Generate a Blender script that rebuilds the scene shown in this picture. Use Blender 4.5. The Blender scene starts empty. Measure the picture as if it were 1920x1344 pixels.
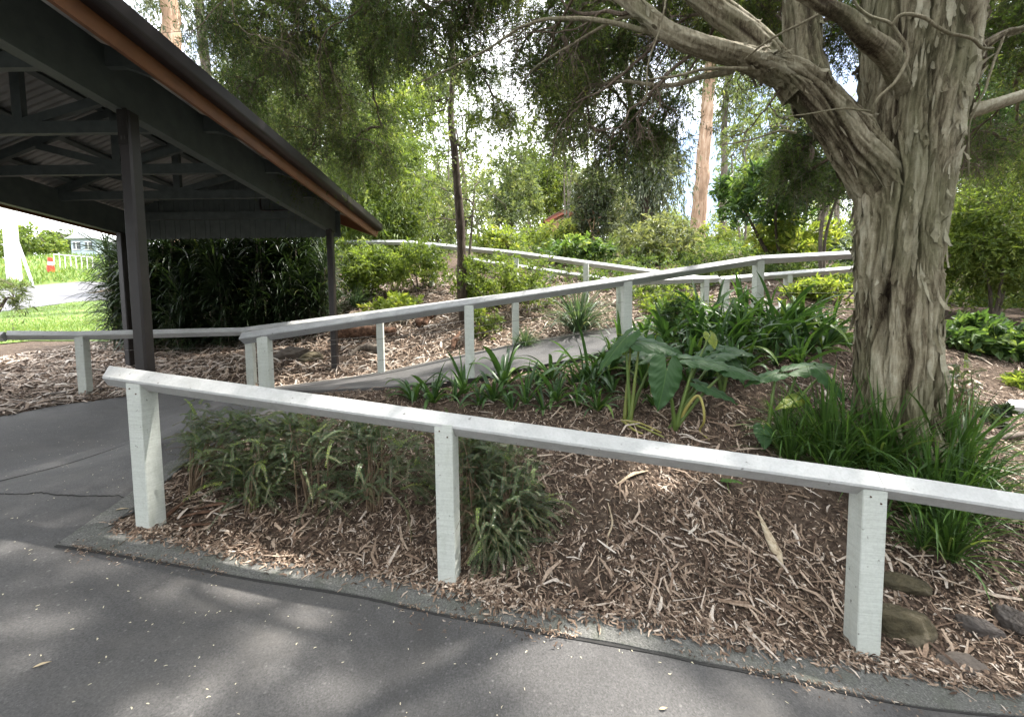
import bpy, math, random
import numpy as np
from mathutils import Vector, Matrix, geometry

scene = bpy.context.scene
COL = scene.collection
PI = math.pi
rad = math.radians

# ------------------------------------------------------------------ camera
F_PX, CX, CY = 723.0, 960.0, 672.0            # focal length in pixels of a 1920 wide frame
PITCH, ROLL = rad(3.4), 0.0123
CAM = np.array([0.0, 0.0, 1.5])
_f = np.array([0, math.cos(PITCH), -math.sin(PITCH)])
_r0 = np.array([1.0, 0, 0])
_u0 = np.array([0, math.sin(PITCH), math.cos(PITCH)])
_r = _r0 * math.cos(ROLL) - _u0 * math.sin(ROLL)
_u = _u0 * math.cos(ROLL) + _r0 * math.sin(ROLL)


def P(px, py, D):
    """world point at forward distance D (metres along +Y) seen at photo pixel px, py"""
    d = _f + _r * ((px - CX) / F_PX) - _u * ((py - CY) / F_PX)
    return CAM + d * (D / d[1])


cam_data = bpy.data.cameras.new('camera')
cam = bpy.data.objects.new('camera', cam_data)
COL.objects.link(cam)
cam_data.sensor_fit = 'HORIZONTAL'
cam_data.sensor_width = 36.0
cam_data.lens = F_PX / 1920 * 36.0
cam_data.clip_start = 0.05
cam_data.clip_end = 2000
M = Matrix(((_r[0], _u[0], -_f[0], CAM[0]), (_r[1], _u[1], -_f[1], CAM[1]), (_r[2], _u[2], -_f[2], CAM[2]), (0, 0, 0, 1)))
cam.matrix_world = M
scene.camera = cam


# ------------------------------------------------------------------ noise
def _hash(ix, iy, iz, seed):
    h = (ix * 374761393 + iy * 668265263 + iz * 2147483647 + seed * 1274126177) & 0xFFFFFFFF
    h = ((h ^ (h >> 13)) * 1274126177) & 0xFFFFFFFF
    h = (h ^ (h >> 16)) & 0xFFFFFFFF
    return h.astype(np.float64) / 4294967295.0


def vnoise(p, seed=0):
    """value noise in -1..1 of points p (n,3)"""
    p = np.asarray(p, float)
    i = np.floor(p).astype(np.int64)
    f = p - i
    f = f * f * (3 - 2 * f)
    out = 0
    for dx in (0, 1):
        wx = f[:, 0] if dx else 1 - f[:, 0]
        for dy in (0, 1):
            wy = f[:, 1] if dy else 1 - f[:, 1]
            for dz in (0, 1):
                wz = f[:, 2] if dz else 1 - f[:, 2]
                out = out + wx * wy * wz * _hash(i[:, 0] + dx, i[:, 1] + dy, i[:, 2] + dz, seed)
    return out * 2 - 1


def fbm(p, octv=4, seed=0, gain=0.5):
    p = np.asarray(p, float)
    a, s, o = 1.0, 0.0, 0.0
    for k in range(octv):
        o = o + a * vnoise(p * (2 ** k), seed + k * 17)
        s += a
        a *= gain
    return o / s


def nrm(v):
    v = np.asarray(v, float)
    l = np.linalg.norm(v, axis=-1, keepdims=True)
    return v / np.maximum(l, 1e-9)


# ------------------------------------------------------------------ mesh builder
class MB:
    def __init__(self):
        self.v, self.q, self.t, self.a = [], [], [], []
        self.n = 0

    def add(self, v, quads=None, tris=None, tint=0.5):
        v = np.asarray(v, float).reshape(-1, 3)
        self.v.append(v)
        if quads is not None and len(quads):
            self.q.append(np.asarray(quads, np.int64).reshape(-1, 4) + self.n)
        if tris is not None and len(tris):
            self.t.append(np.asarray(tris, np.int64).reshape(-1, 3) + self.n)
        self.a.append(np.broadcast_to(np.asarray(tint, float), (len(v),)))
        self.n += len(v)
        return self

    def box(self, c, s, ax=None, tint=0.5, bevel=0.0):
        """box centred c, full size s, ax = rows of axes; bevel = chamfered long edges"""
        c = np.asarray(c, float)
        ax = np.eye(3) if ax is None else np.asarray(ax, float)
        h = np.asarray(s, float) / 2
        if bevel <= 0:
            k = np.array([[x, y, z] for x in (-1, 1) for y in (-1, 1) for z in (-1, 1)], float) * h
            self.add(c + k @ ax, [[0, 1, 3, 2], [4, 6, 7, 5], [0, 4, 5, 1], [2, 3, 7, 6], [0, 2, 6, 4], [1, 5, 7, 3]], tint=tint)
        else:
            b = bevel
            pr = [(h[0] - b, h[1]), (-h[0] + b, h[1]), (-h[0], h[1] - b), (-h[0], -h[1] + b), (-h[0] + b, -h[1]), (h[0] - b, -h[1]), (h[0], -h[1] + b), (h[0], h[1] - b)]
            self.prism(pr, -h[2], h[2], c, ax, tint)
        return self

    def prism(self, prof, z0, z1, c=(0, 0, 0), ax=None, tint=0.5):
        ax = np.eye(3) if ax is None else np.asarray(ax, float)
        n = len(prof)
        pr = np.asarray(prof, float)
        a = np.column_stack([pr, np.full(n, z0)])
        b = np.column_stack([pr, np.full(n, z1)])
        v = np.vstack([a, b, a.mean(0)[None], b.mean(0)[None]])
        q = [[i, (i + 1) % n, n + (i + 1) % n, n + i] for i in range(n)]
        t = [[(i + 1) % n, i, 2 * n] for i in range(n)] + [[n + i, n + (i + 1) % n, 2 * n + 1] for i in range(n)]
        self.add(np.asarray(c) + v @ ax, q, t, tint)
        return self

    def bar(self, p0, p1, w, h, up=(0, 0, 1), tint=0.5):
        """rectangular bar from p0 to p1, w across, h along up"""
        p0, p1 = np.asarray(p0, float), np.asarray(p1, float)
        d = nrm(p1 - p0)
        s = nrm(np.cross(d, up))
        u = np.cross(s, d)
        return self.box((p0 + p1) / 2, (w, h, np.linalg.norm(p1 - p0)), np.array([s, u, d]), tint)

    def tube(self, pts, radii, sides=6, tint=0.5, cap=True, prof=None):
        pts = np.asarray(pts, float)
        n = len(pts)
        radii = np.broadcast_to(np.asarray(radii, float), (n,))
        tan = nrm(np.gradient(pts, axis=0))
        ref = np.array([0, 0, 1.0]) if abs(tan[0, 2]) < 0.9 else np.array([1.0, 0, 0])
        a = nrm(np.cross(tan[0], ref))
        A = [a]
        for i in range(1, n):
            a = a - tan[i] * np.dot(a, tan[i])
            a = nrm(a)
            A.append(a)
        A = np.array(A)
        B = np.cross(tan, A)
        th = np.linspace(0, 2 * PI, sides, endpoint=False)
        ring = A[:, None, :] * np.cos(th)[None, :, None] + B[:, None, :] * np.sin(th)[None, :, None]
        v = pts[:, None, :] + ring * radii[:, None, None]
        i = np.arange(n - 1)[:, None] * sides
        j = np.arange(sides)[None, :]
        j2 = (j + 1) % sides
        q = np.stack([i + j, i + j2, i + sides + j2, i + sides + j], -1).reshape(-1, 4)
        v = v.reshape(-1, 3)
        t = []
        if cap:
            v = np.vstack([v, pts[0], pts[-1]])
            m = n * sides
            t = [[(k + 1) % sides, k, m] for k in range(sides)] + [[m - sides + k, m - sides + (k + 1) % sides, m + 1] for k in range(sides)]
        self.add(v, q, t, tint)
        return self

    def build(self, name, mat, parent=None, smooth=False, origin=None):
        o = parent.location if (parent is not None and origin is None) else (origin if origin is not None else (0, 0, 0))
        og = np.array(o, float)
        pp = parent
        if parent is not None and parent.parent is not None and origin is None:
            og = np.array(abs_loc(parent))
        V = np.vstack(self.v) - og
        Q = np.vstack(self.q) if self.q else np.zeros((0, 4), np.int64)
        T = np.vstack(self.t) if self.t else np.zeros((0, 3), np.int64)
        me = bpy.data.meshes.new(name)
        me.vertices.add(len(V))
        me.vertices.foreach_set('co', V.astype(np.float32).ravel())
        lv = np.concatenate([Q.ravel(), T.ravel()]).astype(np.int32)
        me.loops.add(len(lv))
        me.loops.foreach_set('vertex_index', lv)
        np_ = len(Q) + len(T)
        me.polygons.add(np_)
        ls = np.concatenate([np.arange(len(Q)) * 4, len(Q) * 4 + np.arange(len(T)) * 3]).astype(np.int32)
        me.polygons.foreach_set('loop_start', ls)
        me.polygons.foreach_set('use_smooth', np.full(np_, bool(smooth)))
        at = me.attributes.new('tint', 'FLOAT', 'POINT')
        at.data.foreach_set('value', np.concatenate(self.a).astype(np.float32))
        me.update(calc_edges=True)
        me.validate()
        if isinstance(mat, (list, tuple)):
            for m in mat:
                me.materials.append(m)
        else:
            me.materials.append(mat)
        ob = bpy.data.objects.new(name, me)
        COL.objects.link(ob)
        if pp is not None:
            ob.parent = pp
        elif origin is not None:
            ob.location = tuple(origin)
        return ob


def abs_loc(o):
    l = Vector(o.location)
    while o.parent is not None:
        o = o.parent
        l = l + Vector(o.location)
    return l


def tag(o, label=None, cat=None, group=None, kind=None):
    if label:
        o['label'] = label
    if cat:
        o['category'] = cat
    if group:
        o['group'] = group
    if kind:
        o['kind'] = kind
    return o


def empty(name, loc, label, cat, group=None):
    o = bpy.data.objects.new(name, None)
    COL.objects.link(o)
    o.empty_display_size = 0.2
    o.location = tuple(float(c) for c in loc)
    return tag(o, label, cat, group)


def copy_tree(o, loc, rz, sc=1.0, label=None, group=None):
    """a copy of a thing with copies of its parts and sub-parts"""
    r = o.copy()
    COL.objects.link(r)
    r.location = tuple(float(c) for c in loc)
    r.rotation_euler = (0, 0, rz)
    r.scale = (sc, sc, sc) if np.isscalar(sc) else tuple(sc)
    if label:
        r['label'] = label
    if group:
        r['group'] = group
    for ch in list(o.children):
        c = ch.copy()
        COL.objects.link(c)
        c.parent = r
        for g in ch.children:
            d = g.copy()
            COL.objects.link(d)
            d.parent = c
    return r


def poly_in(pts, poly):
    pts = np.asarray(pts, float)
    poly = np.asarray(poly, float)
    x, y = pts[:, 0], pts[:, 1]
    c = np.zeros(len(pts), bool)
    j = len(poly) - 1
    for i in range(len(poly)):
        xi, yi, xj, yj = poly[i, 0], poly[i, 1], poly[j, 0], poly[j, 1]
        m = ((yi > y) != (yj > y)) & (x < (xj - xi) * (y - yi) / (yj - yi + 1e-12) + xi)
        c ^= m
        j = i
    return c


def smooth_poly(pts, n=40):
    """Catmull-Rom through the points"""
    p = np.asarray(pts, float)
    p = np.vstack([2 * p[0] - p[1], p, 2 * p[-1] - p[-2]])
    m = len(p) - 3
    t = np.linspace(0, m - 1e-6, n)
    i = t.astype(int)
    f = (t - i)[:, None]
    a, b, c, d = p[i], p[i + 1], p[i + 2], p[i + 3]
    return 0.5 * ((2 * b) + (-a + c) * f + (2 * a - 5 * b + 4 * c - d) * f ** 2 + (-a + 3 * b - 3 * c + d) * f ** 3)


# ------------------------------------------------------------------ leaves
def frame_from(D, rng, up_bias=0.0):
    """side and normal vectors for directions D with a random roll"""
    n = len(D)
    R = rng.normal(size=(n, 3))
    if up_bias:
        R = nrm(R) * (1 - up_bias) + np.array([0, 0, 1.0]) * up_bias
    S = nrm(np.cross(D, R))
    N = np.cross(S, D)
    return S, N


def leaves(mb, B, D, S, N, L, W, tint, fold=0.15):
    """pointed leaf = 4 vertices (two triangles folded along the midrib)"""
    n = len(B)
    L = np.broadcast_to(L, (n,))[:, None]
    W = np.broadcast_to(W, (n,))[:, None]
    a = B
    m = B + D * L * 0.45 + N * W * fold
    b = m + S * W * 0.5
    c = m - S * W * 0.5
    e = B + D * L - N * L * 0.08
    v = np.stack([a, b, e, c], 1).reshape(-1, 3)
    k = np.arange(n)[:, None] * 4
    t = np.concatenate([k + [0, 2, 1], k + [0, 3, 2]], 0)
    mb.add(v, None, t, np.repeat(np.broadcast_to(tint, (n,)), 4))


def straps(mb, B, D, L, W, droop, rng, nseg=6, tint=0.5, fold=0.25, wprof=None, up=(0, 0, 1)):
    """arching strap leaves with a channelled section, n of them at once"""
    n = len(B)
    D = nrm(D)
    L = np.broadcast_to(L, (n,)); W = np.broadcast_to(W, (n,)); droop = np.broadcast_to(droop, (n,))
    S = nrm(np.cross(D, np.array(up)) + rng.normal(size=(n, 3)) * 0.12)
    rows = []
    pos = B.copy()
    d = D.copy()
    step = L / nseg
    for k in range(nseg + 1):
        t = k / nseg
        w = (np.interp(t, [0, .15, .55, .85, 1], [.55, .85, 1, .6, .04]) if wprof is None else np.interp(t, *wprof)) * W
        nn = np.cross(S, d)
        rows.append(np.stack([pos + S * (w / 2)[:, None] + nn * (w * fold)[:, None], pos, pos - S * (w / 2)[:, None] + nn * (w * fold)[:, None]], 1))
        pos = pos + d * step[:, None]
        d = nrm(d + np.array([0, 0, -1.0]) * (droop * (0.3 + 1.4 * t) / nseg)[:, None])
    V = np.stack(rows, 1)          # n, seg+1, 3, 3
    V = V.reshape(n, -1, 3)
    m = (nseg + 1) * 3
    q = []
    for k in range(nseg):
        for c in (0, 1):
            q.append([k * 3 + c, k * 3 + c + 1, k * 3 + 4 + c, k * 3 + 3 + c])
    q = np.array(q)
    Q = (np.arange(n)[:, None, None] * m + q[None]).reshape(-1, 4)
    mb.add(V.reshape(-1, 3), Q, None, np.repeat(np.broadcast_to(tint, (n,)), m))


def spray(mbL, mbT, centers, radii, n_tw, n_lf, tlen, droop, lL, lW, rng, out=0.6, tw_r=0.003, spread=0.8, shell=0.5, twig_every=1, updir=(0, 0, 0.0), tint_lo=0.0, tint_hi=1.0, up_bias=0.0):
    """leafy twigs filling clumps: every clump gets n_tw twigs, each with n_lf leaves"""
    centers = np.asarray(centers, float)
    radii = np.asarray(radii, float)
    if radii.ndim == 1:
        radii = np.repeat(radii[:, None], 3, 1)
    c = len(centers)
    idx = np.repeat(np.arange(c), n_tw)
    n = len(idx)
    u = nrm(rng.normal(size=(n, 3)))
    r = rng.random(n) ** (1 / (1 + 2 * shell))
    off = u * r[:, None] * radii[idx]
    d = nrm(nrm(off) * out + rng.normal(size=(n, 3)) * 0.5 + np.array(updir))
    tl = tlen * rng.uniform(0.55, 1.3, n)
    start = centers[idx] + off - d * (tl * 0.5)[:, None]
    dr = droop * rng.uniform(0.5, 1.5, n)
    tintc = rng.uniform(tint_lo, tint_hi, c)[idx] * 0.55 + rng.uniform(tint_lo, tint_hi, n) * 0.45

    def at(t, ii):
        return start[ii] + d[ii] * (tl[ii] * t)[:, None] + np.array([0, 0, -1.0]) * (dr[ii] * tl[ii] * t * t)[:, None]
    if mbT is not None:
        sel = np.arange(0, n, twig_every)
        k = len(sel)
        ts = [0, 0.5, 1.0]
        rings = []
        for t in ts:
            p = at(np.full(k, t), sel)
            tr = tw_r * (1.1 - 0.8 * t)
            ring = [p + np.array(o) * tr for o in ((1, 0, 0), (-.5, .87, 0.3), (-.5, -.87, -0.3))]
            rings.append(np.stack(ring, 1))
        V = np.stack(rings, 1).reshape(-1, 3)
        q = np.array([[a * 3 + b, a * 3 + (b + 1) % 3, a * 3 + 3 + (b + 1) % 3, a * 3 + 3 + b] for a in (0, 1) for b in range(3)])
        mbT.add(V, (np.arange(k)[:, None, None] * 9 + q[None]).reshape(-1, 4))
    li = np.repeat(np.arange(n), n_lf)
    m = len(li)
    t = rng.uniform(0.05, 1.05, m)
    B = at(t, li)
    tan = nrm(d[li] + np.array([0, 0, -2.0]) * (dr[li] * t)[:, None])
    perp = nrm(np.cross(tan, rng.normal(size=(m, 3))))
    LD = nrm(tan * (1 - spread * 0.6) + perp * spread)
    S, N = frame_from(LD, rng, up_bias)
    sz = rng.uniform(0.65, 1.25, m)
    leaves(mbL, B, LD, S, N, lL * sz, lW * sz, np.clip(tintc[li] + rng.normal(size=m) * 0.12, 0, 1))


# ------------------------------------------------------------------ materials
MATS = {}


def new_mat(name):
    m = bpy.data.materials.new(name)
    m.use_nodes = True
    nt = m.node_tree
    nt.nodes.clear()
    out = nt.nodes.new('ShaderNodeOutputMaterial')
    bs = nt.nodes.new('ShaderNodeBsdfPrincipled')
    nt.links.new(bs.outputs[0], out.inputs[0])
    MATS[name] = m
    return m, nt, bs, out


def nd(nt, typ, **kw):
    n = nt.nodes.new(typ)
    for k, v in kw.items():
        if k.startswith('i_'):
            key = k[2:]
            n.inputs[int(key) if key.isdigit() else key].default_value = v
        else:
            setattr(n, k, v)
    return n


def ramp(nt, fac, stops, interp='LINEAR'):
    r = nt.nodes.new('ShaderNodeValToRGB')
    r.color_ramp.interpolation = interp
    el = r.color_ramp.elements
    el[0].position, el[0].color = stops[0][0], (*stops[0][1], 1)
    el[1].position, el[1].color = stops[1][0], (*stops[1][1], 1)
    for p, c in stops[2:]:
        e = el.new(p)
        e.color = (*c, 1)
    nt.links.new(fac, r.inputs[0])
    return r


def g3(v):
    return (v, v, v)


def coords(nt, scale=(1, 1, 1), rot=(0, 0, 0), kind='Object'):
    tc = nt.nodes.new('ShaderNodeTexCoord')
    mp = nt.nodes.new('ShaderNodeMapping')
    mp.inputs['Scale'].default_value = scale
    mp.inputs['Rotation'].default_value = rot
    nt.links.new(tc.outputs[kind], mp.inputs[0])
    return mp.outputs[0]


def geo_pos(nt, scale=(1, 1, 1)):
    g = nt.nodes.new('ShaderNodeNewGeometry')
    mp = nt.nodes.new('ShaderNodeMapping')
    mp.inputs['Scale'].default_value = scale
    nt.links.new(g.outputs['Position'], mp.inputs[0])
    return mp.outputs[0]


def noise(nt, vec, scale, detail=4, rough=0.55, dist=0.0):
    n = nt.nodes.new('ShaderNodeTexNoise')
    n.inputs['Scale'].default_value = scale
    n.inputs['Detail'].default_value = detail
    n.inputs['Roughness'].default_value = rough
    n.inputs['Distortion'].default_value = dist
    if vec is not None:
        nt.links.new(vec, n.inputs['Vector'])
    return n.outputs['Fac']


def mixc(nt, fac, a, b, mode='MIX'):
    m = nt.nodes.new('ShaderNodeMix')
    m.data_type = 'RGBA'
    m.blend_type = mode
    for s, v in ((m.inputs[0], fac), (m.inputs[6], a), (m.inputs[7], b)):
        if hasattr(v, 'links'):
            nt.links.new(v, s)
        elif isinstance(v, (int, float)):
            s.default_value = v
        else:
            s.default_value = (*v, 1)
    return m.outputs[2]


def bump(nt, bs, h, strength=0.5, dist=0.01):
    b = nt.nodes.new('ShaderNodeBump')
    b.inputs['Strength'].default_value = strength
    b.inputs['Distance'].default_value = dist
    nt.links.new(h, b.inputs['Height'])
    nt.links.new(b.outputs[0], bs.inputs['Normal'])


def attr(nt, name='tint'):
    a = nt.nodes.new('ShaderNodeAttribute')
    a.attribute_name = name
    return a.outputs['Fac']


def leaf_mat(name, stops, trans=0.35, rough=0.45, tcol=None, spec=0.4):
    m, nt, bs, out = new_mat(name)
    r = ramp(nt, attr(nt), stops)
    nt.links.new(r.outputs[0], bs.inputs['Base Color'])
    bs.inputs['Roughness'].default_value = rough
    bs.inputs['Specular IOR Level'].default_value = spec
    tr = nt.nodes.new('ShaderNodeBsdfTranslucent')
    tc = mixc(nt, 1.0, r.outputs[0], tcol or (1.45, 1.42, 0.68), 'MULTIPLY')
    nt.links.new(tc, tr.inputs[0])
    mx = nt.nodes.new('ShaderNodeMixShader')
    mx.inputs[0].default_value = trans
    nt.links.new(bs.outputs[0], mx.inputs[1])
    nt.links.new(tr.outputs[0], mx.inputs[2])
    nt.links.new(mx.outputs[0], out.inputs[0])
    return m


def bark_mat(name, c0, c1, c2, sc=(8, 8, 1.5), bstr=0.6):
    m, nt, bs, out = new_mat(name)
    v = geo_pos(nt, sc)
    n = noise(nt, v, 2.0, 6, 0.65, 0.4)
    r = ramp(nt, n, [(0.3, c0), (0.7, c2), (0.5, c1)])
    nt.links.new(r.outputs[0], bs.inputs['Base Color'])
    bs.inputs['Roughness'].default_value = 0.9
    bs.inputs['Specular IOR Level'].default_value = 0.2
    bump(nt, bs, n, bstr, 0.02)
    return m


def plain(name, col, rough=0.6, var=0.15, sc=6, metallic=0.0, spec=0.4, bstr=0.1):
    m, nt, bs, out = new_mat(name)
    n = noise(nt, coords(nt), sc, 5, 0.6)
    r = ramp(nt, n, [(0.25, tuple(c * (1 - var) for c in col)), (0.75, tuple(min(1, c * (1 + var)) for c in col))])
    nt.links.new(r.outputs[0], bs.inputs['Base Color'])
    bs.inputs['Roughness'].default_value = rough
    bs.inputs['Metallic'].default_value = metallic
    bs.inputs['Specular IOR Level'].default_value = spec
    if bstr:
        bump(nt, bs, n, bstr, 0.01)
    return m
# ------------------------------------------------------------------ light and sky
SUN_EL, SUN_AZ = rad(60), rad(72)        # azimuth measured from +Y towards +X
sd = np.array([math.sin(SUN_AZ) * math.cos(SUN_EL), math.cos(SUN_AZ) * math.cos(SUN_EL), math.sin(SUN_EL)])
sun_data = bpy.data.lights.new('sun', 'SUN')
sun_data.energy = 5.0
sun_data.angle = rad(0.9)
sun_data.color = (1.0, 0.95, 0.87)
sun = bpy.data.objects.new('sun', sun_data)
COL.objects.link(sun)
sun.rotation_euler = Vector(tuple(sd)).to_track_quat('Z', 'Y').to_euler()
sun.location = (6, 8, 20)

world = bpy.data.worlds.new('World')
scene.world = world
world.use_nodes = True
wn = world.node_tree
wn.nodes.clear()
wout = wn.nodes.new('ShaderNodeOutputWorld')
wbg = wn.nodes.new('ShaderNodeBackground')
sky = wn.nodes.new('ShaderNodeTexSky')
sky.sky_type = 'NISHITA'
sky.sun_disc = False
sky.sun_elevation = SUN_EL
sky.sun_rotation = SUN_AZ
sky.air_density = 1.0
sky.dust_density = 2.0
wtc = wn.nodes.new('ShaderNodeTexCoord')
wmp = wn.nodes.new('ShaderNodeMapping')
wmp.inputs['Scale'].default_value = (1, 1, 2.2)
wmp.inputs['Location'].default_value = (0.35, 0.2, 0.1)
wn.links.new(wtc.outputs['Generated'], wmp.inputs[0])
cl = noise(wn, wmp.outputs[0], 1.7, 6, 0.55, 0.3)
cr = ramp(wn, cl, [(0.36, g3(0)), (0.50, g3(1))])
cm = mixc(wn, cr.outputs[0], sky.outputs[0], (13.5, 13.8, 14.2))
wn.links.new(cm, wbg.inputs[0])
wbg.inputs[1].default_value = 0.15
wn.links.new(wbg.outputs[0], wout.inputs[0])

vs = scene.view_settings
vs.view_transform = 'Standard'
vs.look = 'None'
vs.gamma = 1.0
vs.exposure = 1.5
cy = scene.cycles
cy.use_denoising = True
cy.max_bounces = 8
cy.diffuse_bounces = 4
cy.transmission_bounces = 6
cy.transparent_max_bounces = 4
cy.sample_clamp_indirect = 6.0
try:
    cy.denoising_input_passes = 'RGB_ALBEDO_NORMAL'
except Exception:
    pass

# ------------------------------------------------------------------ terrain
ctl = []


def cp(*a):
    ctl.append(a)


def zplane(x, y):
    return 0.14 - 0.083 * x + 0.045 * (y - 1.75)


for x in (-6, -4, -2, 0, 2, 4):
    for y in (-4, -1.5, 0.3, 1.2):
        cp(x, y, zplane(x, y))
for x in (-5, -3.6):
    for y in (2.2, 3.6):
        cp(x, y, zplane(x, y))
cp(-9, 1, zplane(-7.5, 1)); cp(-9, 4, zplane(-7.5, 4))
for a in [(270, 985, 2.25), (838, 1088, 2.0), (1625, 1220, 1.75), (1900, 1275, 1.62), (1690, 850, 2.75), (1265, 805, 3.05), (1000, 900, 2.55), (1000, 800, 3.15),
          (1005, 700, 4.2), (1117, 678, 4.4), (880, 725, 4.05), (1420, 595, 5.05), (1500, 600, 5.4), (560, 960, 2.45), 
          (150, 738, 5.0), (467, 712, 5.6), (50, 665, 7.4), (200, 660, 7.2), (400, 650, 7.6),
          (1850, 690, 4.6), (1850, 800, 3.4), (1900, 1000, 2.25), (1850, 620, 6.6), (1900, 590, 9),
          (600, 700, 6.1), (712, 684, 6.2), (840, 660, 6.3), (960, 637, 6.4), (1162, 600, 6.6),
          (540, 610, 8.4), (650, 590, 8.2), (720, 575, 8.2), (900, 560, 8.2), (1050, 545, 8.2), (1200, 560, 7.6), (1300, 556, 7.4),
          (1345, 568, 7.0), (1420, 560, 6.6), (1575, 548, 6.9), (1575, 575, 6.0),
          (1000, 470, 15), (1200, 470, 15), (800, 480, 15), (1400, 470, 14), (1600, 500, 11), (1800, 530, 12),
          (100, 618, 11.0), (250, 612, 11), (-150, 625, 11), (100, 592, 15.5), (-100, 598, 15), (300, 585, 15.5), (100, 566, 19), (100, 536, 24), (300, 530, 25), (-150, 545, 24),
          (60, 490, 29), (200, 490, 31), (400, 500, 26), (600, 500, 20)]:
    cp(*P(*a))
for x, y, z in [(-60, 60, 9), (0, 60, 11), (50, 60, 9), (60, 10, 2), (-60, 5, 2), (-60, -30, 0), (60, -30, -1.5), (0, -40, -0.5), (7, 1, -0.05), (8, 4, .9), (12, 8, 2.2), (10, -4, -0.6), (-14, 3, 1.0), (-14, 9, 1.6)]:
    cp(x, y, z)

# ramp path stations: front edge and back edge (photo pixel, photo pixel, distance)
RAMP_F = [(430, 738, 3.78), (500, 734, 3.85), (690, 727, 4.0), (880, 711, 4.15), (1005, 687, 4.35), (1117, 664, 4.5), (1300, 617, 4.85), (1420, 585, 5.15), (1512, 579, 5.5)]
RAMP_B = [(430, 737, 5.3), (480, 731, 5.5), (600, 716, 5.75), (712, 699, 5.85), (840, 672, 5.9), (960, 648, 5.95), (1162, 613, 6.1), (1262, 594, 6.35), (1360, 577, 6.6), (1500, 566, 6.8)]
rf = smooth_poly([P(*a) for a in RAMP_F], 60)
rb = smooth_poly([P(*a) for a in RAMP_B], 60)
for k in range(6, 60, 6):
    for t in (0.0, 0.33, 0.66, 1.0):
        p = rf[k] * (1 - t) + rb[k] * t
        cp(p[0], p[1], p[2] - (0.03 if t == 0 else 0.06))
    if k < 30:
        cp(rf[k][0] + .03, rf[k][1] - .22, rf[k][2] - .05)
CT = np.array(ctl)


def _tps_fit(C, reg=0.02):
    n = len(C)
    d = np.linalg.norm(C[:, None, :2] - C[None, :, :2], axis=2)
    K = np.where(d > 0, d ** 2 * np.log(d + 1e-12), 0) + np.eye(n) * reg
    Pm = np.column_stack([np.ones(n), C[:, :2]])
    A = np.block([[K, Pm], [Pm.T, np.zeros((3, 3))]])
    return np.linalg.solve(A, np.concatenate([C[:, 2], np.zeros(3)]))


_W = _tps_fit(CT)


def H(x, y):
    x = np.atleast_1d(np.asarray(x, float)); y = np.atleast_1d(np.asarray(y, float))
    out = np.zeros(x.shape)
    for s in range(0, len(x), 20000):
        xs, ys = x[s:s + 20000], y[s:s + 20000]
        d2 = (xs[:, None] - CT[None, :, 0]) ** 2 + (ys[:, None] - CT[None, :, 1]) ** 2
        out[s:s + 20000] = (0.5 * d2 * np.log(d2 + 1e-12)) @ _W[:-3] + _W[-3] + _W[-2] * xs + _W[-1] * ys
    return out


def H1(x, y):
    return float(H(x, y)[0])


def G(px, py, lo=0.8, hi=60):
    """ground point seen at a photo pixel"""
    Ds = np.geomspace(lo, hi, 500)
    a = P(px, py, 1.0) - CAM
    pts = CAM + a[None] * Ds[:, None]
    dz = pts[:, 2] - H(pts[:, 0], pts[:, 1])
    k = np.argmax(dz < 0) if (dz < 0).any() else len(Ds) - 1
    k = max(k, 1)
    t = dz[k - 1] / (dz[k - 1] - dz[k] + 1e-9)
    return pts[k - 1] * (1 - t) + pts[k] * t


def on_ground(x, y, dz=0.0):
    return np.array([x, y, H1(x, y) + dz])


def sheet(name, poly, dz, mat, step=0.12, bumpy=0.0, seed=1):
    """polygon (xy) draped over the terrain dz above it"""
    poly = np.asarray(poly, float)[:, :2]
    # densify outline
    B = []
    for i in range(len(poly)):
        a, b = poly[i], poly[(i + 1) % len(poly)]
        k = max(1, int(np.linalg.norm(b - a) / step))
        for j in range(k):
            B.append(a + (b - a) * j / k)
    B = np.array(B)
    mn, mx = B.min(0), B.max(0)
    gx, gy = np.meshgrid(np.arange(mn[0], mx[0], step), np.arange(mn[1], mx[1], step))
    I = np.column_stack([gx.ravel(), gy.ravel()])
    I = I[poly_in(I, B)]
    if len(I):
        dmin = np.array([np.min(np.sum((B - p) ** 2, 1)) for p in I])
        I = I[dmin > (step * 0.4) ** 2]
    A = np.vstack([B, I])
    nb = len(B)
    vs_, _, fs, *_ = geometry.delaunay_2d_cdt([Vector(p) for p in A], [(i, (i + 1) % nb) for i in range(nb)], [], 1, 1e-6)
    V = np.array([[v.x, v.y] for v in vs_])
    z = H(V[:, 0], V[:, 1]) + dz
    if bumpy:
        z = z + bumpy * fbm(np.column_stack([V * 1.3, np.zeros(len(V))]), 3, seed)
    mb = MB()
    F = np.array([list(f) for f in fs if len(f) == 3])
    a, b, c = V[F[:, 0]], V[F[:, 1]], V[F[:, 2]]
    fl = np.cross(b - a, c - a) < 0
    F[fl] = F[fl][:, ::-1]
    mb.add(np.column_stack([V, z]), None, F)
    o = mb.build(name, mat, smooth=True)
    tag(o, kind='structure')
    return o


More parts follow.
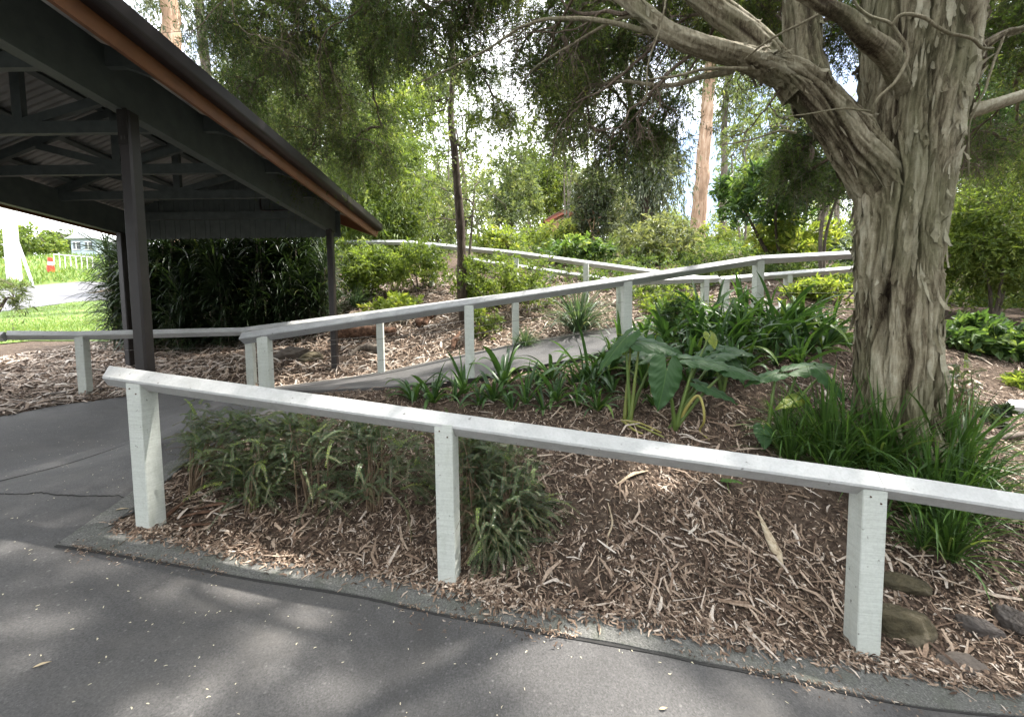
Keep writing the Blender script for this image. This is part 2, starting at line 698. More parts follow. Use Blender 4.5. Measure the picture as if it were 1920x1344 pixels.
# ---- surface materials
m, nt, bs, out = new_mat('asphalt')
gp = geo_pos(nt)
big = noise(nt, gp, 0.7, 5, 0.6)
fine = noise(nt, gp, 120, 4, 0.8)
agg = nd(nt, 'ShaderNodeTexVoronoi', i_Scale=120.0)
nt.links.new(gp, agg.inputs['Vector'])
spk = ramp(nt, agg.outputs['Distance'], [(0.0, g3(1)), (0.26, g3(0))])
pick = ramp(nt, noise(nt, gp, 60, 2), [(0.53, g3(0)), (0.66, g3(1))])
basec = ramp(nt, big, [(0.3, (.062, .060, .060)), (0.7, (.096, .093, .092))])
fc = ramp(nt, fine, [(0.3, g3(0.5)), (0.7, g3(1.5))])
c1 = mixc(nt, 1.0, basec.outputs[0], fc.outputs[0], 'MULTIPLY')
f2 = mixc(nt, 1.0, spk.outputs[0], pick.outputs[0], 'MULTIPLY')
c2 = mixc(nt, f2, c1, (.22, .215, .21))
vor2 = nd(nt, 'ShaderNodeTexVoronoi', i_Scale=36.0)
nt.links.new(gp, vor2.inputs['Vector'])
sp2 = ramp(nt, vor2.outputs['Distance'], [(0.08, g3(1)), (0.30, g3(0))])
pk2 = ramp(nt, noise(nt, gp, 23, 2), [(0.54, g3(0)), (0.66, g3(.5))])
c2 = mixc(nt, mixc(nt, 1.0, sp2.outputs[0], pk2.outputs[0], 'MULTIPLY'), c2, (.28, .27, .26))
st = ramp(nt, noise(nt, gp, 1.7, 6, 0.7, 0.8), [(0.42, g3(0)), (0.68, g3(.55))])
c2 = mixc(nt, st.outputs[0], c2, (.047, .045, .044))
du = ramp(nt, noise(nt, geo_pos(nt, (1, 1.6, 1)), 0.9, 7, 0.72), [(0.5, g3(0)), (0.75, g3(.5))])
c2 = mixc(nt, du.outputs[0], c2, (.13, .12, .108))
nt.links.new(c2, bs.inputs['Base Color'])
bs.inputs['Roughness'].default_value = 0.82
bs.inputs['Specular IOR Level'].default_value = 0.35
bump(nt, bs, fine, 0.55, 0.006)
M_ASPH = m

m, nt, bs, out = new_mat('kerb_concrete')
gp = geo_pos(nt)
fine = noise(nt, gp, 120, 4, 0.75)
mid = noise(nt, gp, 9, 5, 0.7)
pk = ramp(nt, fine, [(0.3, (.045, .045, .042)), (0.6, (.15, .148, .138)), (0.74, (.38, .37, .34))])
moss = ramp(nt, mid, [(0.46, g3(0)), (0.68, g3(0.45))])
cc = mixc(nt, moss.outputs[0], pk.outputs[0], (.055, .065, .04))
nt.links.new(cc, bs.inputs['Base Color'])
bs.inputs['Roughness'].default_value = 0.9
bump(nt, bs, fine, 0.8, 0.008)
M_KERB = m

m, nt, bs, out = new_mat('mulch_soil')
gp = geo_pos(nt)
n1 = noise(nt, gp, 22, 6, 0.75)
n2 = noise(nt, gp, 1.1, 4, 0.6)
r1 = ramp(nt, n1, [(0.3, (.035, .024, .018)), (0.55, (.108, .080, .061)), (0.75, (.26, .205, .16))])
r2 = ramp(nt, n2, [(0.35, g3(0.75)), (0.7, g3(1.2))])
cc = mixc(nt, 1.0, r1.outputs[0], r2.outputs[0], 'MULTIPLY')
nt.links.new(cc, bs.inputs['Base Color'])
bs.inputs['Roughness'].default_value = 0.95
bs.inputs['Specular IOR Level'].default_value = 0.1
bump(nt, bs, n1, 1.0, 0.03)
M_MULCH = m

m, nt, bs, out = new_mat('lawn_turf')
gp = geo_pos(nt)
n1 = noise(nt, gp, 3.0, 6, 0.7)
r1 = ramp(nt, n1, [(0.3, (.075, .12, .02)), (0.6, (.13, .20, .035)), (0.78, (.24, .22, .10))])
nt.links.new(r1.outputs[0], bs.inputs['Base Color'])
bs.inputs['Roughness'].default_value = 0.9
bump(nt, bs, noise(nt, gp, 30, 4), 0.8, 0.05)
M_LAWN = m
M_FARROAD = plain('far_road_asphalt', (.105, .103, .112), 0.85, 0.15, 3)
M_JOINT = plain('joint_dark', (.028, .027, .026), 0.95, 0.3, 20)

# chips and litter
m, nt, bs, out = new_mat('bark_chip')
r1 = ramp(nt, attr(nt), [(0.0, (.022, .015, .011)), (0.24, (.084, .054, .038)), (0.48, (.21, .147, .105)), (0.72, (.37, .288, .222)), (0.92, (.46, .40, .345)), (1.0, (.62, .56, .49))])
gp = geo_pos(nt)
vv = ramp(nt, noise(nt, gp, 90, 3), [(0.3, g3(0.65)), (0.7, g3(1.25))])
nt.links.new(mixc(nt, 1.0, r1.outputs[0], vv.outputs[0], 'MULTIPLY'), bs.inputs['Base Color'])
bs.inputs['Roughness'].default_value = 0.8
bs.inputs['Specular IOR Level'].default_value = 0.25
M_CHIP = m

# ---- ground sheet: fine near the camera, coarse far out
def axis(a, b, lo, hi, s):
    mid = np.arange(a, b + 1e-6, s)
    left, x, st = [], a, s
    while x > lo:
        st *= 1.18
        x -= st
        left.append(x)
    right, x, st = [], b, s
    while x < hi:
        st *= 1.18
        x += st
        right.append(x)
    return np.array(left[::-1] + list(mid) + right)


def zfar(x, y, z):
    r = np.hypot(x, y)
    t = np.clip((r - 60) / 60, 0, 1)
    flat = np.interp(y, [-60, 0, 60], [-1.0, 3.0, 11.0])
    return z * (1 - t) + flat * t


gx = axis(-9, 8, -420, 420, 0.11)
gy = axis(-2.5, 12, -420, 420, 0.11)
X, Y = np.meshgrid(gx, gy)
Z = zfar(X.ravel(), Y.ravel(), H(X.ravel(), Y.ravel()))
nx, ny = len(gx), len(gy)
i = np.arange(ny - 1)[:, None] * nx + np.arange(nx - 1)[None, :]
mb = MB()
mb.add(np.column_stack([X.ravel(), Y.ravel(), Z]), np.stack([i, i + 1, i + nx + 1, i + nx], -1).reshape(-1, 4))
tag(mb.build('ground', M_MULCH, smooth=True), kind='structure')

# ---- foreground drive: outline in photo pixels where it shows
kl = [(107, 1026), (210, 1042), (450, 1085), (700, 1127), (950, 1177), (1080, 1200), (1310, 1245), (1510, 1285), (1920, 1350)]
ku = [(222, 988), (320, 1012), (500, 1055), (725, 1085), (900, 1117), (960, 1140), (1210, 1172), (1410, 1212), (1660, 1257), (1910, 1302)]
KL = np.array([G(*p) for p in kl])
KU = np.array([G(*p) for p in ku])
bed_left = [G(*p) for p in [(222, 988), (262, 958), (310, 905), (345, 872), (385, 850)]]
bed_left += [np.array([-1.9, 3.3, 0]), np.array([-1.95, 3.75, 0])]
lb = [G(*p) for p in [(0, 783), (110, 761), (220, 747)]]
road_poly = [(-30, -30), (30, -30), (30, 0.6), (5, 1.22)] + [tuple(p[:2]) for p in KL[::-1]] + [tuple(p[:2]) for p in bed_left[1:]] + \
            [tuple(rf[3][:2]), tuple(rb[4][:2])] + [tuple(p[:2]) for p in lb[::-1]] + [(-7.5, 3.7), (-12, 2.5), (-30, 2.0)]
# the part of the drive near the camera is finely meshed, the far rest coarse
near_poly = [(-8.2, -3.2), (5, -3.2), (5, 1.22)] + road_poly[4:-3] + [(-7.5, 3.7), (-8.2, 3.5)]
sheet('driveway', near_poly, 0.012, M_ASPH, 0.16)
sheet('driveway', [(-30, -30), (30, -30), (30, 0.6), (5, 1.22), (5, -3.2), (-8.2, -3.2), (-8.2, 3.5), (-12, 2.8), (-30, 2.0)], 0.010, M_ASPH, 1.2)

# flush kerb band
def strip(name, A, B, dz0, mat, thick=0.0, n=80, kind='structure', jit=0.0, seed=3):
    a, b = smooth_poly(A, n), smooth_poly(B, n)
    if jit:
        a = a + jit * np.column_stack([fbm(a * 9, 3, seed), fbm(a * 9 + 7, 3, seed), np.zeros(n)])
        b = b + jit * np.column_stack([fbm(b * 9 + 3, 3, seed), fbm(b * 9 + 11, 3, seed), np.zeros(n)])
    a[:, 2] = H(a[:, 0], a[:, 1]) + dz0
    b[:, 2] = H(b[:, 0], b[:, 1]) + dz0
    mb = MB()
    low = np.array([0, 0, -thick - 0.03])
    V = np.stack([a + low, a, b, b + low], 1).reshape(-1, 3)
    k = np.arange(n - 1)[:, None] * 4
    mb.add(V, np.concatenate([k + [c, c + 4, c + 5, c + 1] for c in range(3)]))
    o = mb.build(name, mat, smooth=False)
    tag(o, kind=kind)
    return o


strip('kerb', np.vstack([KL, [[4.6, 1.28, 0]]]), np.vstack([KU, [[4.6, 1.42, 0]]]), 0.022, M_KERB, 0.02, jit=0.004)
KE = [G(*p) for p in [(110, 1022), (165, 985), (215, 950), (262, 915), (320, 868)]]
KE2 = [p + np.array([0.13, 0.03, 0]) for p in KE]
strip('kerb', KE, KE2, 0.018, M_KERB, 0.02, n=30, jit=0.01)

# open joint between kerb and drive
jl = KL + np.array([0.0, -0.012, 0])
strip('joint', jl, jl + np.array([0, 0.012, 0]), 0.0165, M_JOINT, 0, n=160, jit=0.004, seed=9)


def crack(pix, w=0.012, seed=1, dz=0.0165):
    c = smooth_poly([G(*p) for p in pix], 50)
    c[:, 1] += 0.05 * fbm(c * 7, 4, seed, .65)
    ww = w * (0.55 + 0.45 * fbm(c * 6 + 3, 2, seed))[:, None]
    strip('asphalt_crack', c - np.array([0, 1, 0]) * ww / 2, c + np.array([0, 1, 0]) * ww / 2, dz, M_JOINT, 0, n=120, jit=0.006, seed=seed)


crack([(0, 928), (90, 930), (160, 935), (240, 938)], 0.010, 2)
crack([(0, 905), (100, 880), (160, 862), (245, 832)], 0.013, 4)

# ---- ramp path
mb = MB()
lo = np.array([0, 0, -0.16])
ts = np.linspace(0, 1, 9)
rows = []
for k in range(60):
    r = [rf[k] + lo] + [rf[k] * (1 - t) + rb[k] * t for t in ts] + [rb[k] + lo]
    rows.append(r)
V = np.array(rows)
V[:10, 1:-1, 2] = V[:10, 1:-1, 2] + 0.0
w = V.shape[1]
k = (np.arange(59)[:, None] * w + np.arange(w - 1)[None, :]).reshape(-1, 1)
mb.add(V.reshape(-1, 3), np.concatenate([k + [0, w, w + 1, 1]]))
mb.add(V[-1], [[j, j + 1, j + 1, j] for j in range(0)], [[0, j, j + 1] for j in range(1, w - 1)])
tag(mb.build('ramp_path', M_ASPH, smooth=False), kind='structure')
M_EDGE = plain('path_edging', (.42, .39, .35), 0.9, 0.25, 30, bstr=0.4)
e0 = rb[6:58] + np.array([0, 0.0, 0.012])
mb = MB()
ee = smooth_poly(e0, 90)
ee2 = ee + np.array([0.0, 0.085, 0.0]) + 0.012 * np.column_stack([fbm(ee * 6, 3, 5)] * 3) * np.array([0, 1, .3])
dn = np.array([0, 0, -.12])
V = np.stack([ee + dn, ee, ee2, ee2 + dn], 1).reshape(-1, 3)
k = np.arange(89)[:, None] * 4
mb.add(V, np.concatenate([k + [c, c + 4, c + 5, c + 1] for c in range(3)]))
tag(mb.build('path_edging', M_EDGE), kind='structure')
# timber edge board on the downhill side
M_EDGEB = plain('edge_board', (.03, .027, .024), 0.9, 0.3, 20)
mb = MB()
q = rf[18:] + np.array([0.01, -0.02, 0.012])
V = np.stack([q + [0, 0, -.18], q + [0, -.03, -.18], q + [0, -.03, .0], q], 1).reshape(-1, 3)
k = np.arange(len(q) - 1)[:, None] * 4
mb.add(V, np.concatenate([k + [c, c + 4, (c + 1) % 4 + 4, (c + 1) % 4] for c in range(4)]))
tag(mb.build('path_edging', M_EDGEB), kind='structure')

# ---- lawn, far road and grassy bank on the left
def pl(L):
    return [tuple(G(*p)[:2]) for p in L]


lawn_edge = pl([(-250, 655), (-60, 652), (60, 640), (150, 640), (240, 642), (330, 640)])
road_near = pl([(-300, 588), (0, 586), (60, 578), (140, 567), (320, 556)])
road_far = pl([(-300, 543), (0, 543), (60, 537), (150, 529), (320, 522)])
sheet('lawn', lawn_edge + road_near[::-1], 0.02, M_LAWN, 0.5)
sheet('far_road', road_near + road_far[::-1], 0.03, M_FARROAD, 1.0)
sheet('grass_bank', road_far + [(-5.0, 36), (-14, 44), (-60, 46)], 0.02, M_LAWN, 1.0)

# ---- bark mulch chips, leaves and sticks
bed_poly = [tuple(p[:2]) for p in KU] + [(4.6, 1.45), (6.5, 2.0), (7, 7.5)] + [tuple(p[:2]) for p in rf[::-1] if p[0] > -1.9] + [tuple(p[:2]) for p in bed_left[::-1]]
ROADP = np.array(near_poly)
RAMPP = np.vstack([rf[:, :2], rb[::-1, :2]])


def scatter(poly, n, rng, dens=None):
    poly = np.asarray(poly)
    mn, mx = poly.min(0), poly.max(0)
    out = []
    tot = 0
    while tot < n:
        p = rng.uniform(mn, mx, (n * 2, 2))
        p = p[poly_in(p, poly)]
        if dens is not None:
            p = p[rng.random(len(p)) < dens(p)]
        out.append(p)
        tot += len(p)
    return np.vstack(out)[:n]


def chips(mb, pts, L, W, rng, lift=0.01, tilt=0.25, tint=None, curl=0.2, rise=0.0):
    """small curled chips lying on the ground: 6 vertices each"""
    n = len(pts)
    z = H(pts[:, 0], pts[:, 1]) + rng.uniform(0.2, 1, n) * lift + rise
    B = np.column_stack([pts, z])
    e = 0.05
    gx_ = (H(pts[:, 0] + e, pts[:, 1]) - H(pts[:, 0] - e, pts[:, 1])) / (2 * e)
    gy_ = (H(pts[:, 0], pts[:, 1] + e) - H(pts[:, 0], pts[:, 1] - e)) / (2 * e)
    N = nrm(np.column_stack([-gx_, -gy_, np.ones(n)]) + rng.normal(size=(n, 3)) * tilt)
    a = rng.uniform(0, 2 * PI, n)
    D = nrm(np.cross(N, np.column_stack([np.cos(a), np.sin(a), np.zeros(n)])))
    S = np.cross(N, D)
    L = L * rng.uniform(0.5, 1.6, n)
    W = W * rng.uniform(0.5, 1.5, n)
    c = curl * rng.uniform(-1, 1, n) * L
    b = rng.uniform(-0.18, 0.18, n) * L
    L, W, c, b = L[:, None], W[:, None], c[:, None], b[:, None]
    v = np.stack([B - D * L / 2 - S * W * .3, B - D * L / 2 + S * W * .3,
                  B - S * W / 2 + N * np.abs(c) + S * b, B + S * W / 2 + N * np.abs(c) + S * b,
                  B + D * L / 2 - S * W * .2, B + D * L / 2 + S * W * .2], 1).reshape(-1, 3)
    k = np.arange(n)[:, None] * 6
    if tint is None:
        tint = np.clip(rng.beta(1.5, 2.0, n), 0, 1)
    mb.add(v, np.concatenate([k + [0, 1, 3, 2], k + [2, 3, 5, 4]]), None, np.repeat(tint, 6))


rng = np.random.default_rng(5)
mb = MB()


def dens_near(p):
    c = 0.62 + 0.75 * fbm(np.column_stack([p * 2.6, np.zeros(len(p))]), 3, 21)
    return np.clip(2.2 / np.maximum(p[:, 1], 1.0), 0.12, 1.0) ** 1.6 * np.clip(c, .18, 1)


pts = scatter(bed_poly, 90000, rng, dens_near)
chips(mb, pts, 0.026, 0.0068, rng, 0.014, 0.36, np.clip(rng.beta(1.0, 1.9, 90000), 0, 1))
pts = scatter(bed_poly, 12000, rng, dens_near)
chips(mb, pts, 0.048, 0.008, rng, 0.02, 0.3, np.clip(rng.beta(1.6, 2.0, 12000), 0, 1))
pts = scatter(bed_poly, 1300, rng, dens_near)
chips(mb, pts, 0.16, 0.014, rng, 0.03, 0.2, np.clip(rng.beta(2.0, 1.8, 1300), 0, 1), 0.10)
pts = scatter(bed_poly, 1500, rng, dens_near)
chips(mb, pts, 0.085, 0.015, rng, 0.026, 0.2, np.clip(rng.beta(2.6, 1.8, 1500), 0, 1), 0.15)
jj = smooth_poly(KL, 1500)[:, :2] + rng.normal(size=(1500, 2)) * np.array([.09, .06]) * rng.random((1500, 1)) ** 1.5
jj = jj[fbm(np.column_stack([jj * 2.2, np.zeros(1500)]), 2, 8) > -.05]
chips(mb, jj, 0.014, 0.005, rng, 0.006, 0.2, rise=0.02)
# ragged fringe of chips over the kerb
kk = smooth_poly(KU, 4000)[:, :2] + rng.normal(size=(4000, 2)) * 0.035
chips(mb, kk, 0.03, 0.008, rng, 0.012, 0.2, rise=0.024)
for _k in range(230):
    p_ = scatter(bed_poly, 1, rng, dens_near)[0]
    a_ = rng.uniform(0, 2 * PI); L_ = rng.uniform(.06, .30)
    q_ = [on_ground(p_[0] + math.cos(a_) * L_ * t + rng.normal() * .012, p_[1] + math.sin(a_) * L_ * t + rng.normal() * .012, rng.uniform(.008, .03)) for t in (0, .5, 1)]
    mb.tube(smooth_poly(q_, 8), np.linspace(1, .6, 8) * rng.uniform(.0015, .0038), 5, tint=rng.choice([.2, .35, .6, .85]))
tag(mb.build('bark_mulch', M_CHIP), 'brown bark chips and fallen leaves covering the sloping garden bed', 'mulch', kind='stuff')

# coarser pale litter beyond the path and under the shelter
mb = MB()
back_poly = [tuple(p[:2]) for p in rb[3:]] + [(4.5, 7.6), (1.0, 9.5), (-3, 10.5), (-8, 9.5), (-9.5, 7.4), (-8.6, 4.4)] + [tuple(p[:2]) for p in lb]
pts = scatter(back_poly, 26000, rng, lambda p: np.clip(6.5 / np.maximum(p[:, 1], 1.0), 0.1, 1.0) ** 2)
chips(mb, pts, 0.085, 0.016, rng, 0.03, 0.3, np.clip(rng.beta(2.2, 1.7, 26000), 0, 1))
pts = scatter(back_poly, 3500, rng, lambda p: np.clip(-p[:, 0] / 5, 0.1, 1))
chips(mb, pts, 0.19, 0.026, rng, 0.05, 0.25, np.clip(rng.beta(3.5, 1.3, 3500), 0, 1), 0.12)
tag(mb.build('leaf_litter', M_CHIP), 'pale dry leaf litter on the bank beyond the asphalt ramp', 'leaf litter', kind='stuff')

# tiny pale petals and a few leaves fallen on the drive
m = plain('fallen_petal', (.55, .50, .36), 0.7, 0.2, 10, bstr=0)
mb = MB()
pts = scatter([(-6, 0.2), (3.5, 0.2), (3.2, 1.5), (1.0, 1.65), (-2.4, 2.1), (-2.6, 3.4), (-5, 4)], 1100, rng)
pts = pts[~poly_in(pts, bed_poly)]
chips(mb, pts, 0.009, 0.004, rng, 0.003, 0.1, rng.random(len(pts)), 0.1, rise=0.014)
tag(mb.build('fallen_petals', m), 'tiny pale petals scattered over the dark drive', 'petals', kind='stuff')
# ------------------------------------------------------------------ white timber fences
def paint_mat(name, base, dirt, grime=0.5, saw=60):
    m, nt, bs, out = new_mat(name)
    oc = oc_ = coords(nt)
    n1 = noise(nt, oc_, 85, 4, 0.7)
    n2 = noise(nt, oc, 3.0, 5, 0.6)
    sawn = noise(nt, coords(nt, (3, 3, saw)), 2.5, 4, 0.65, 0.2)
    a = ramp(nt, n1, [(0.28, tuple(c * .87 for c in base)), (0.5, base), (0.8, tuple(min(1, c * 1.1) for c in base))])
    mk = ramp(nt, n2, [(0.45, g3(0)), (0.8, g3(grime * .7))])
    c = mixc(nt, mk.outputs[0], a.outputs[0], dirt)
    sr = ramp(nt, sawn, [(0.35, g3(0.9)), (0.6, g3(1.03))])
    c = mixc(nt, 1.0, c, sr.outputs[0], 'MULTIPLY')
    kn = ramp(nt, noise(nt, oc, 38, 2, .5), [(0.70, g3(0)), (0.76, g3(.75))])
    c = mixc(nt, kn.outputs[0], c, (.10, .095, .08))
    stn = ramp(nt, noise(nt, coords(nt, (6, 6, 1.0)), 1.6, 6, .75, .5), [(0.52, g3(0)), (0.72, g3(.45))])
    c = mixc(nt, stn.outputs[0], c, dirt)
    nt.links.new(c, bs.inputs['Base Color'])
    bs.inputs['Roughness'].default_value = 0.55
    bs.inputs['Specular IOR Level'].default_value = 0.35
    bump(nt, bs, sawn, 0.35, 0.004)
    return m


M_POST = paint_mat('white_painted_post', (.53, .555, .515), (.33, .35, .28), 0.4)
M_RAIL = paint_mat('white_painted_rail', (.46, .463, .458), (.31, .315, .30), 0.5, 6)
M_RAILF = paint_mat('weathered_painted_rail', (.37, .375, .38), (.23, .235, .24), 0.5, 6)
# rails carry lichen and dust as fine grain
M_WIRE = plain('fence_wire', (.22, .21, .20), 0.5, 0.2, 40, 0.8)
M_NAIL = plain('rusty_nail', (.10, .055, .035), 0.6, 0.3, 40, 0.4)
RD = 0.127       # rail diagonal


def rail_mesh(r0, r1, mat, parent, name='rail', d=RD, skew0=0.0, skew1=0.0, seed=1):
    """square rail laid on edge: r0, r1 = points on its upper ridge"""
    r0, r1 = np.asarray(r0, float), np.asarray(r1, float)
    c0, c1 = r0 - [0, 0, d / 2], r1 - [0, 0, d / 2]
    dr = nrm(c1 - c0)
    s = nrm(np.cross(dr, [0, 0, 1]))          # points to the right of travel
    u = np.cross(s, dr)
    h = d / 2
    b = 0.006
    pr = np.array([(0 + b, h - b), (h - b, b), (h - b, -b), (b, -h + b), (-b, -h + b), (-h + b, -b), (-h + b, b), (-b, h - b)])
    L = np.linalg.norm(c1 - c0)
    n = max(4, int(L / 0.12))
    mb = MB()
    rows = []
    for k in range(n + 1):
        t = k / n
        w = pr.copy()
        c = c0 * (1 - t) + c1 * t
        wob = 0.0022 * fbm(np.column_stack([np.full(8, t * L * 2.2), w * 20 + seed * 7]), 2, seed)
        off = skew0 * (1 - t) * (k == 0) + skew1 * (k == n)
        ring = c + s * (w[:, :1] * (1 + wob[:, None] * 8)) + u * (w[:, 1:] * (1 + wob[:, None] * 8)) + dr * (off * (w[:, :1] / h))
        rows.append(ring)
    V = np.array(rows).reshape(-1, 3)
    i = np.arange(n)[:, None] * 8
    j = np.arange(8)[None, :]
    q = np.stack([i + j, i + (j + 1) % 8, i + 8 + (j + 1) % 8, i + 8 + j], -1).reshape(-1, 4)
    V = np.vstack([V, V[:8].mean(0), V[-8:].mean(0)])
    m_ = (n + 1) * 8
    t = [[(k + 1) % 8, k, m_] for k in range(8)] + [[m_ - 8 + k, m_ - 8 + (k + 1) % 8, m_ + 1] for k in range(8)]
    mb.add(V, q, t)
    return mb.build(name, mat, parent)


def post_mesh(base, topz, yaw, mat, parent, w=0.098, lean=0.0, seed=1, rough_foot=True, extra=0.12):
    base = np.asarray(base, float)
    c, s_ = math.cos(yaw), math.sin(yaw)
    b = 0.004
    h = w / 2
    pr = np.array([(h - b, h), (-h + b, h), (-h, h - b), (-h, -h + b), (-h + b, -h), (h - b, -h), (h, -h + b), (h, h - b)])
    z0, z1 = base[2] - extra, topz
    n = 14
    rows = []
    for k in range(n + 1):
        z = z0 + (z1 - z0) * k / n
        w_ = pr * (1 + 0.006 * fbm(np.column_stack([pr * 30, np.full(8, z * 5 + seed)]), 2, seed)[:, None])
        x = base[0] + w_[:, 0] * c - w_[:, 1] * s_ + lean * (z - base[2])
        y = base[1] + w_[:, 0] * s_ + w_[:, 1] * c
        rows.append(np.column_stack([x, y, np.full(8, z)]))
    V = np.array(rows).reshape(-1, 3)
    i = np.arange(n)[:, None] * 8
    j = np.arange(8)[None, :]
    q = np.stack([i + j, i + (j + 1) % 8, i + 8 + (j + 1) % 8, i + 8 + j], -1).reshape(-1, 4)
    V = np.vstack([V, V[-8:].mean(0)])
    t = [[n * 8 + k, n * 8 + (k + 1) % 8, (n + 1) * 8] for k in range(8)]
    mb = MB()
    mb.add(V, q, t)
    return mb.build('post', mat, parent)


def ridge_at(ridge, x):
    r = np.asarray(ridge)
    o = np.argsort(r[:, 0])
    return np.array([x, np.interp(x, r[o, 0], r[o, 1]), np.interp(x, r[o, 0], r[o, 2])])


def fence(ridge, joints, posts, label, mat_r, mat_p, yaw=0.0, skew0=0.0, skew1=0.0, wires=(), rd=RD, pw=0.098, foot=None, d_top=0.012, nails=False):
    """ridge: list of points along the top edge; joints: indices where rails meet; posts: list of x positions"""
    R = [np.asarray(p, float) for p in ridge]
    b = R[len(R) // 2]
    t = empty('white_fence', (b[0], b[1], H1(b[0], b[1])), label, 'fence')
    segs = [0] + list(joints) + [len(R) - 1]
    for a, c in zip(segs[:-1], segs[1:]):
        p0, p1 = R[a].copy(), R[c].copy()
        g = nrm(p1 - p0) * 0.0012
        rail_mesh(p0 + g, p1 - g, mat_r, t, d=rd, skew0=skew0 if a == 0 else 0, skew1=skew1 if c == len(R) - 1 else 0, seed=a + 3)
    pp = []
    for k, x in enumerate(posts):
        r = ridge_at(R, x)
        z = H1(r[0], r[1])
        if foot is not None:
            z = foot[k]
        post_mesh((r[0], r[1], z), r[2] - rd / 2 - d_top, yaw, mat_p, t, w=pw, seed=k + 1)
        pp.append((r, z))
        if nails:
            c_, s_ = math.cos(yaw), math.sin(yaw)
            for dx_, dz_ in ((-.02, .045), (.022, .075)):
                mb = MB()
                q_ = np.array([r[0] + dx_ * c_ + pw * .5 * s_, r[1] + dx_ * s_ - pw * .5 * c_, r[2] - rd / 2 - dz_])
                mb.tube([q_ + np.array([-s_, c_, 0]) * .004, q_ - np.array([-s_, c_, 0]) * .003], [.0048, .0042], 8)
                mb.build('nail', M_NAIL, t)
    for f in wires:
        mb = MB()
        for (r0, z0), (r1, z1) in zip(pp[:-1], pp[1:]):
            a = np.array([r0[0], r0[1], z0 + (r0[2] - z0) * f])
            c = np.array([r1[0], r1[1], z1 + (r1[2] - z1) * f])
            tt = np.linspace(0, 1, 7)[:, None]
            pts = a * (1 - tt) + c * tt - np.array([0, 0, 0.012]) * (4 * tt * (1 - tt))
            mb.tube(pts, 0.0022, 4, cap=False)
        mb.build('wire', M_WIRE, t)
    return t


# near fence along the drive
nr = [P(203, 684, 2.27), P(838, 766, 2.0), P(1640, 882, 1.75)]
nxt = nr[-1] + (nr[-1] - nr[1]) * 1.03 + np.array([0, -0.03, -0.01])
fence(nr + [nxt], [2], [P(264, 700, 2.24)[0], P(836, 766, 2.0)[0], P(1630, 882, 1.75)[0], nxt[0] - 0.05],
      'long white timber fence in front, on the kerb of the drive', M_RAIL, M_POST, rad(-10), skew0=0.035,
      foot=[G(272, 985)[2], G(838, 1085)[2], G(1628, 1215)[2], H1(nxt[0], nxt[1])], nails=True)

# downhill fence of the ramp
rr = [P(456, 622, 3.75), P(720, 583, 4.02), P(880, 560, 4.2), P(1177, 516, 4.6), P(1424, 478, 5.15), P(1580, 469, 5.6), P(1690, 465, 5.85)]
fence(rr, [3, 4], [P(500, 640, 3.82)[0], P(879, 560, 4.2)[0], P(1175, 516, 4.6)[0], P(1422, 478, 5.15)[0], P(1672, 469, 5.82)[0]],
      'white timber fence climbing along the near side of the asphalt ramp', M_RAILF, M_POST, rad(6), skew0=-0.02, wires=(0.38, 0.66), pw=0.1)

# uphill fence of the ramp, continuing into the shelter
br = [P(12, 619, 4.75), P(147, 620, 5.0), P(458, 613, 5.55), P(711, 594, 5.88), P(963, 549, 6.0), P(1167, 521, 6.2), P(1322, 516, 6.55), P(1345, 516, 6.62)]
fence(br, [1, 2, 5], [P(151, 620, 5.0)[0], P(468, 613, 5.57)[0], P(712, 594, 5.88)[0], P(966, 549, 6.0)[0], P(1163, 521, 6.2)[0], P(1322, 516, 6.55)[0]],
      'white timber fence running under the shelter and up the far side of the ramp', M_RAIL, M_POST, rad(9), skew0=0.03, wires=(0.4, 0.68))

# fence end coming in from the left
fence([P(-330, 634, 4.4), P(-60, 624, 4.66), P(9, 621, 4.72)], [], [P(-60, 624, 4.66)[0], P(-300, 630, 4.43)[0]],
      'short white fence end at the left edge of the photo', M_RAIL, M_POST, rad(9))

# fence at the turn of the ramp
lr = [P(1350, 518, 6.7), P(1478, 505, 6.85), P(1580, 496, 7.0), P(1690, 491, 7.12)]
fence(lr, [], [P(1360, 516, 6.71)[0], P(1478, 505, 6.85)[0], P(1640, 496, 7.08)[0]],
      'white timber fence at the turn of the ramp, left of the paperbark trunk', M_RAIL, M_POST, rad(8))

# two rails of the upper ramp
ua = [P(640, 450, 10.6), P(762, 450, 9.7), P(870, 459, 8.7), P(967, 470, 8.2), P(1100, 488, 7.6), P(1237, 504, 7.2), P(1330, 519, 7.0)]
fence(ua, [1, 3], [P(x, 480, D)[0] for x, D in ((690, 10.2), (808, 9.2), (967, 8.2), (1099, 7.6), (1320, 7.05))],
      'bright white fence of the upper path, higher of the two behind the slender tree', M_RAIL, M_POST, rad(-20))
ub = [P(745, 499, 10.6), P(870, 481, 9.9), P(967, 497, 9.3), P(1035, 503, 9.0), P(1115, 515, 8.6), P(1180, 525, 8.3)]
fence(ub[1:], [], [P(x, 500, D)[0] for x, D in ((880, 9.8), (1035, 9.0), (1150, 8.4))],
      'white fence of the upper path, lower of the two behind the slender tree', M_RAIL, M_POST, rad(-20))

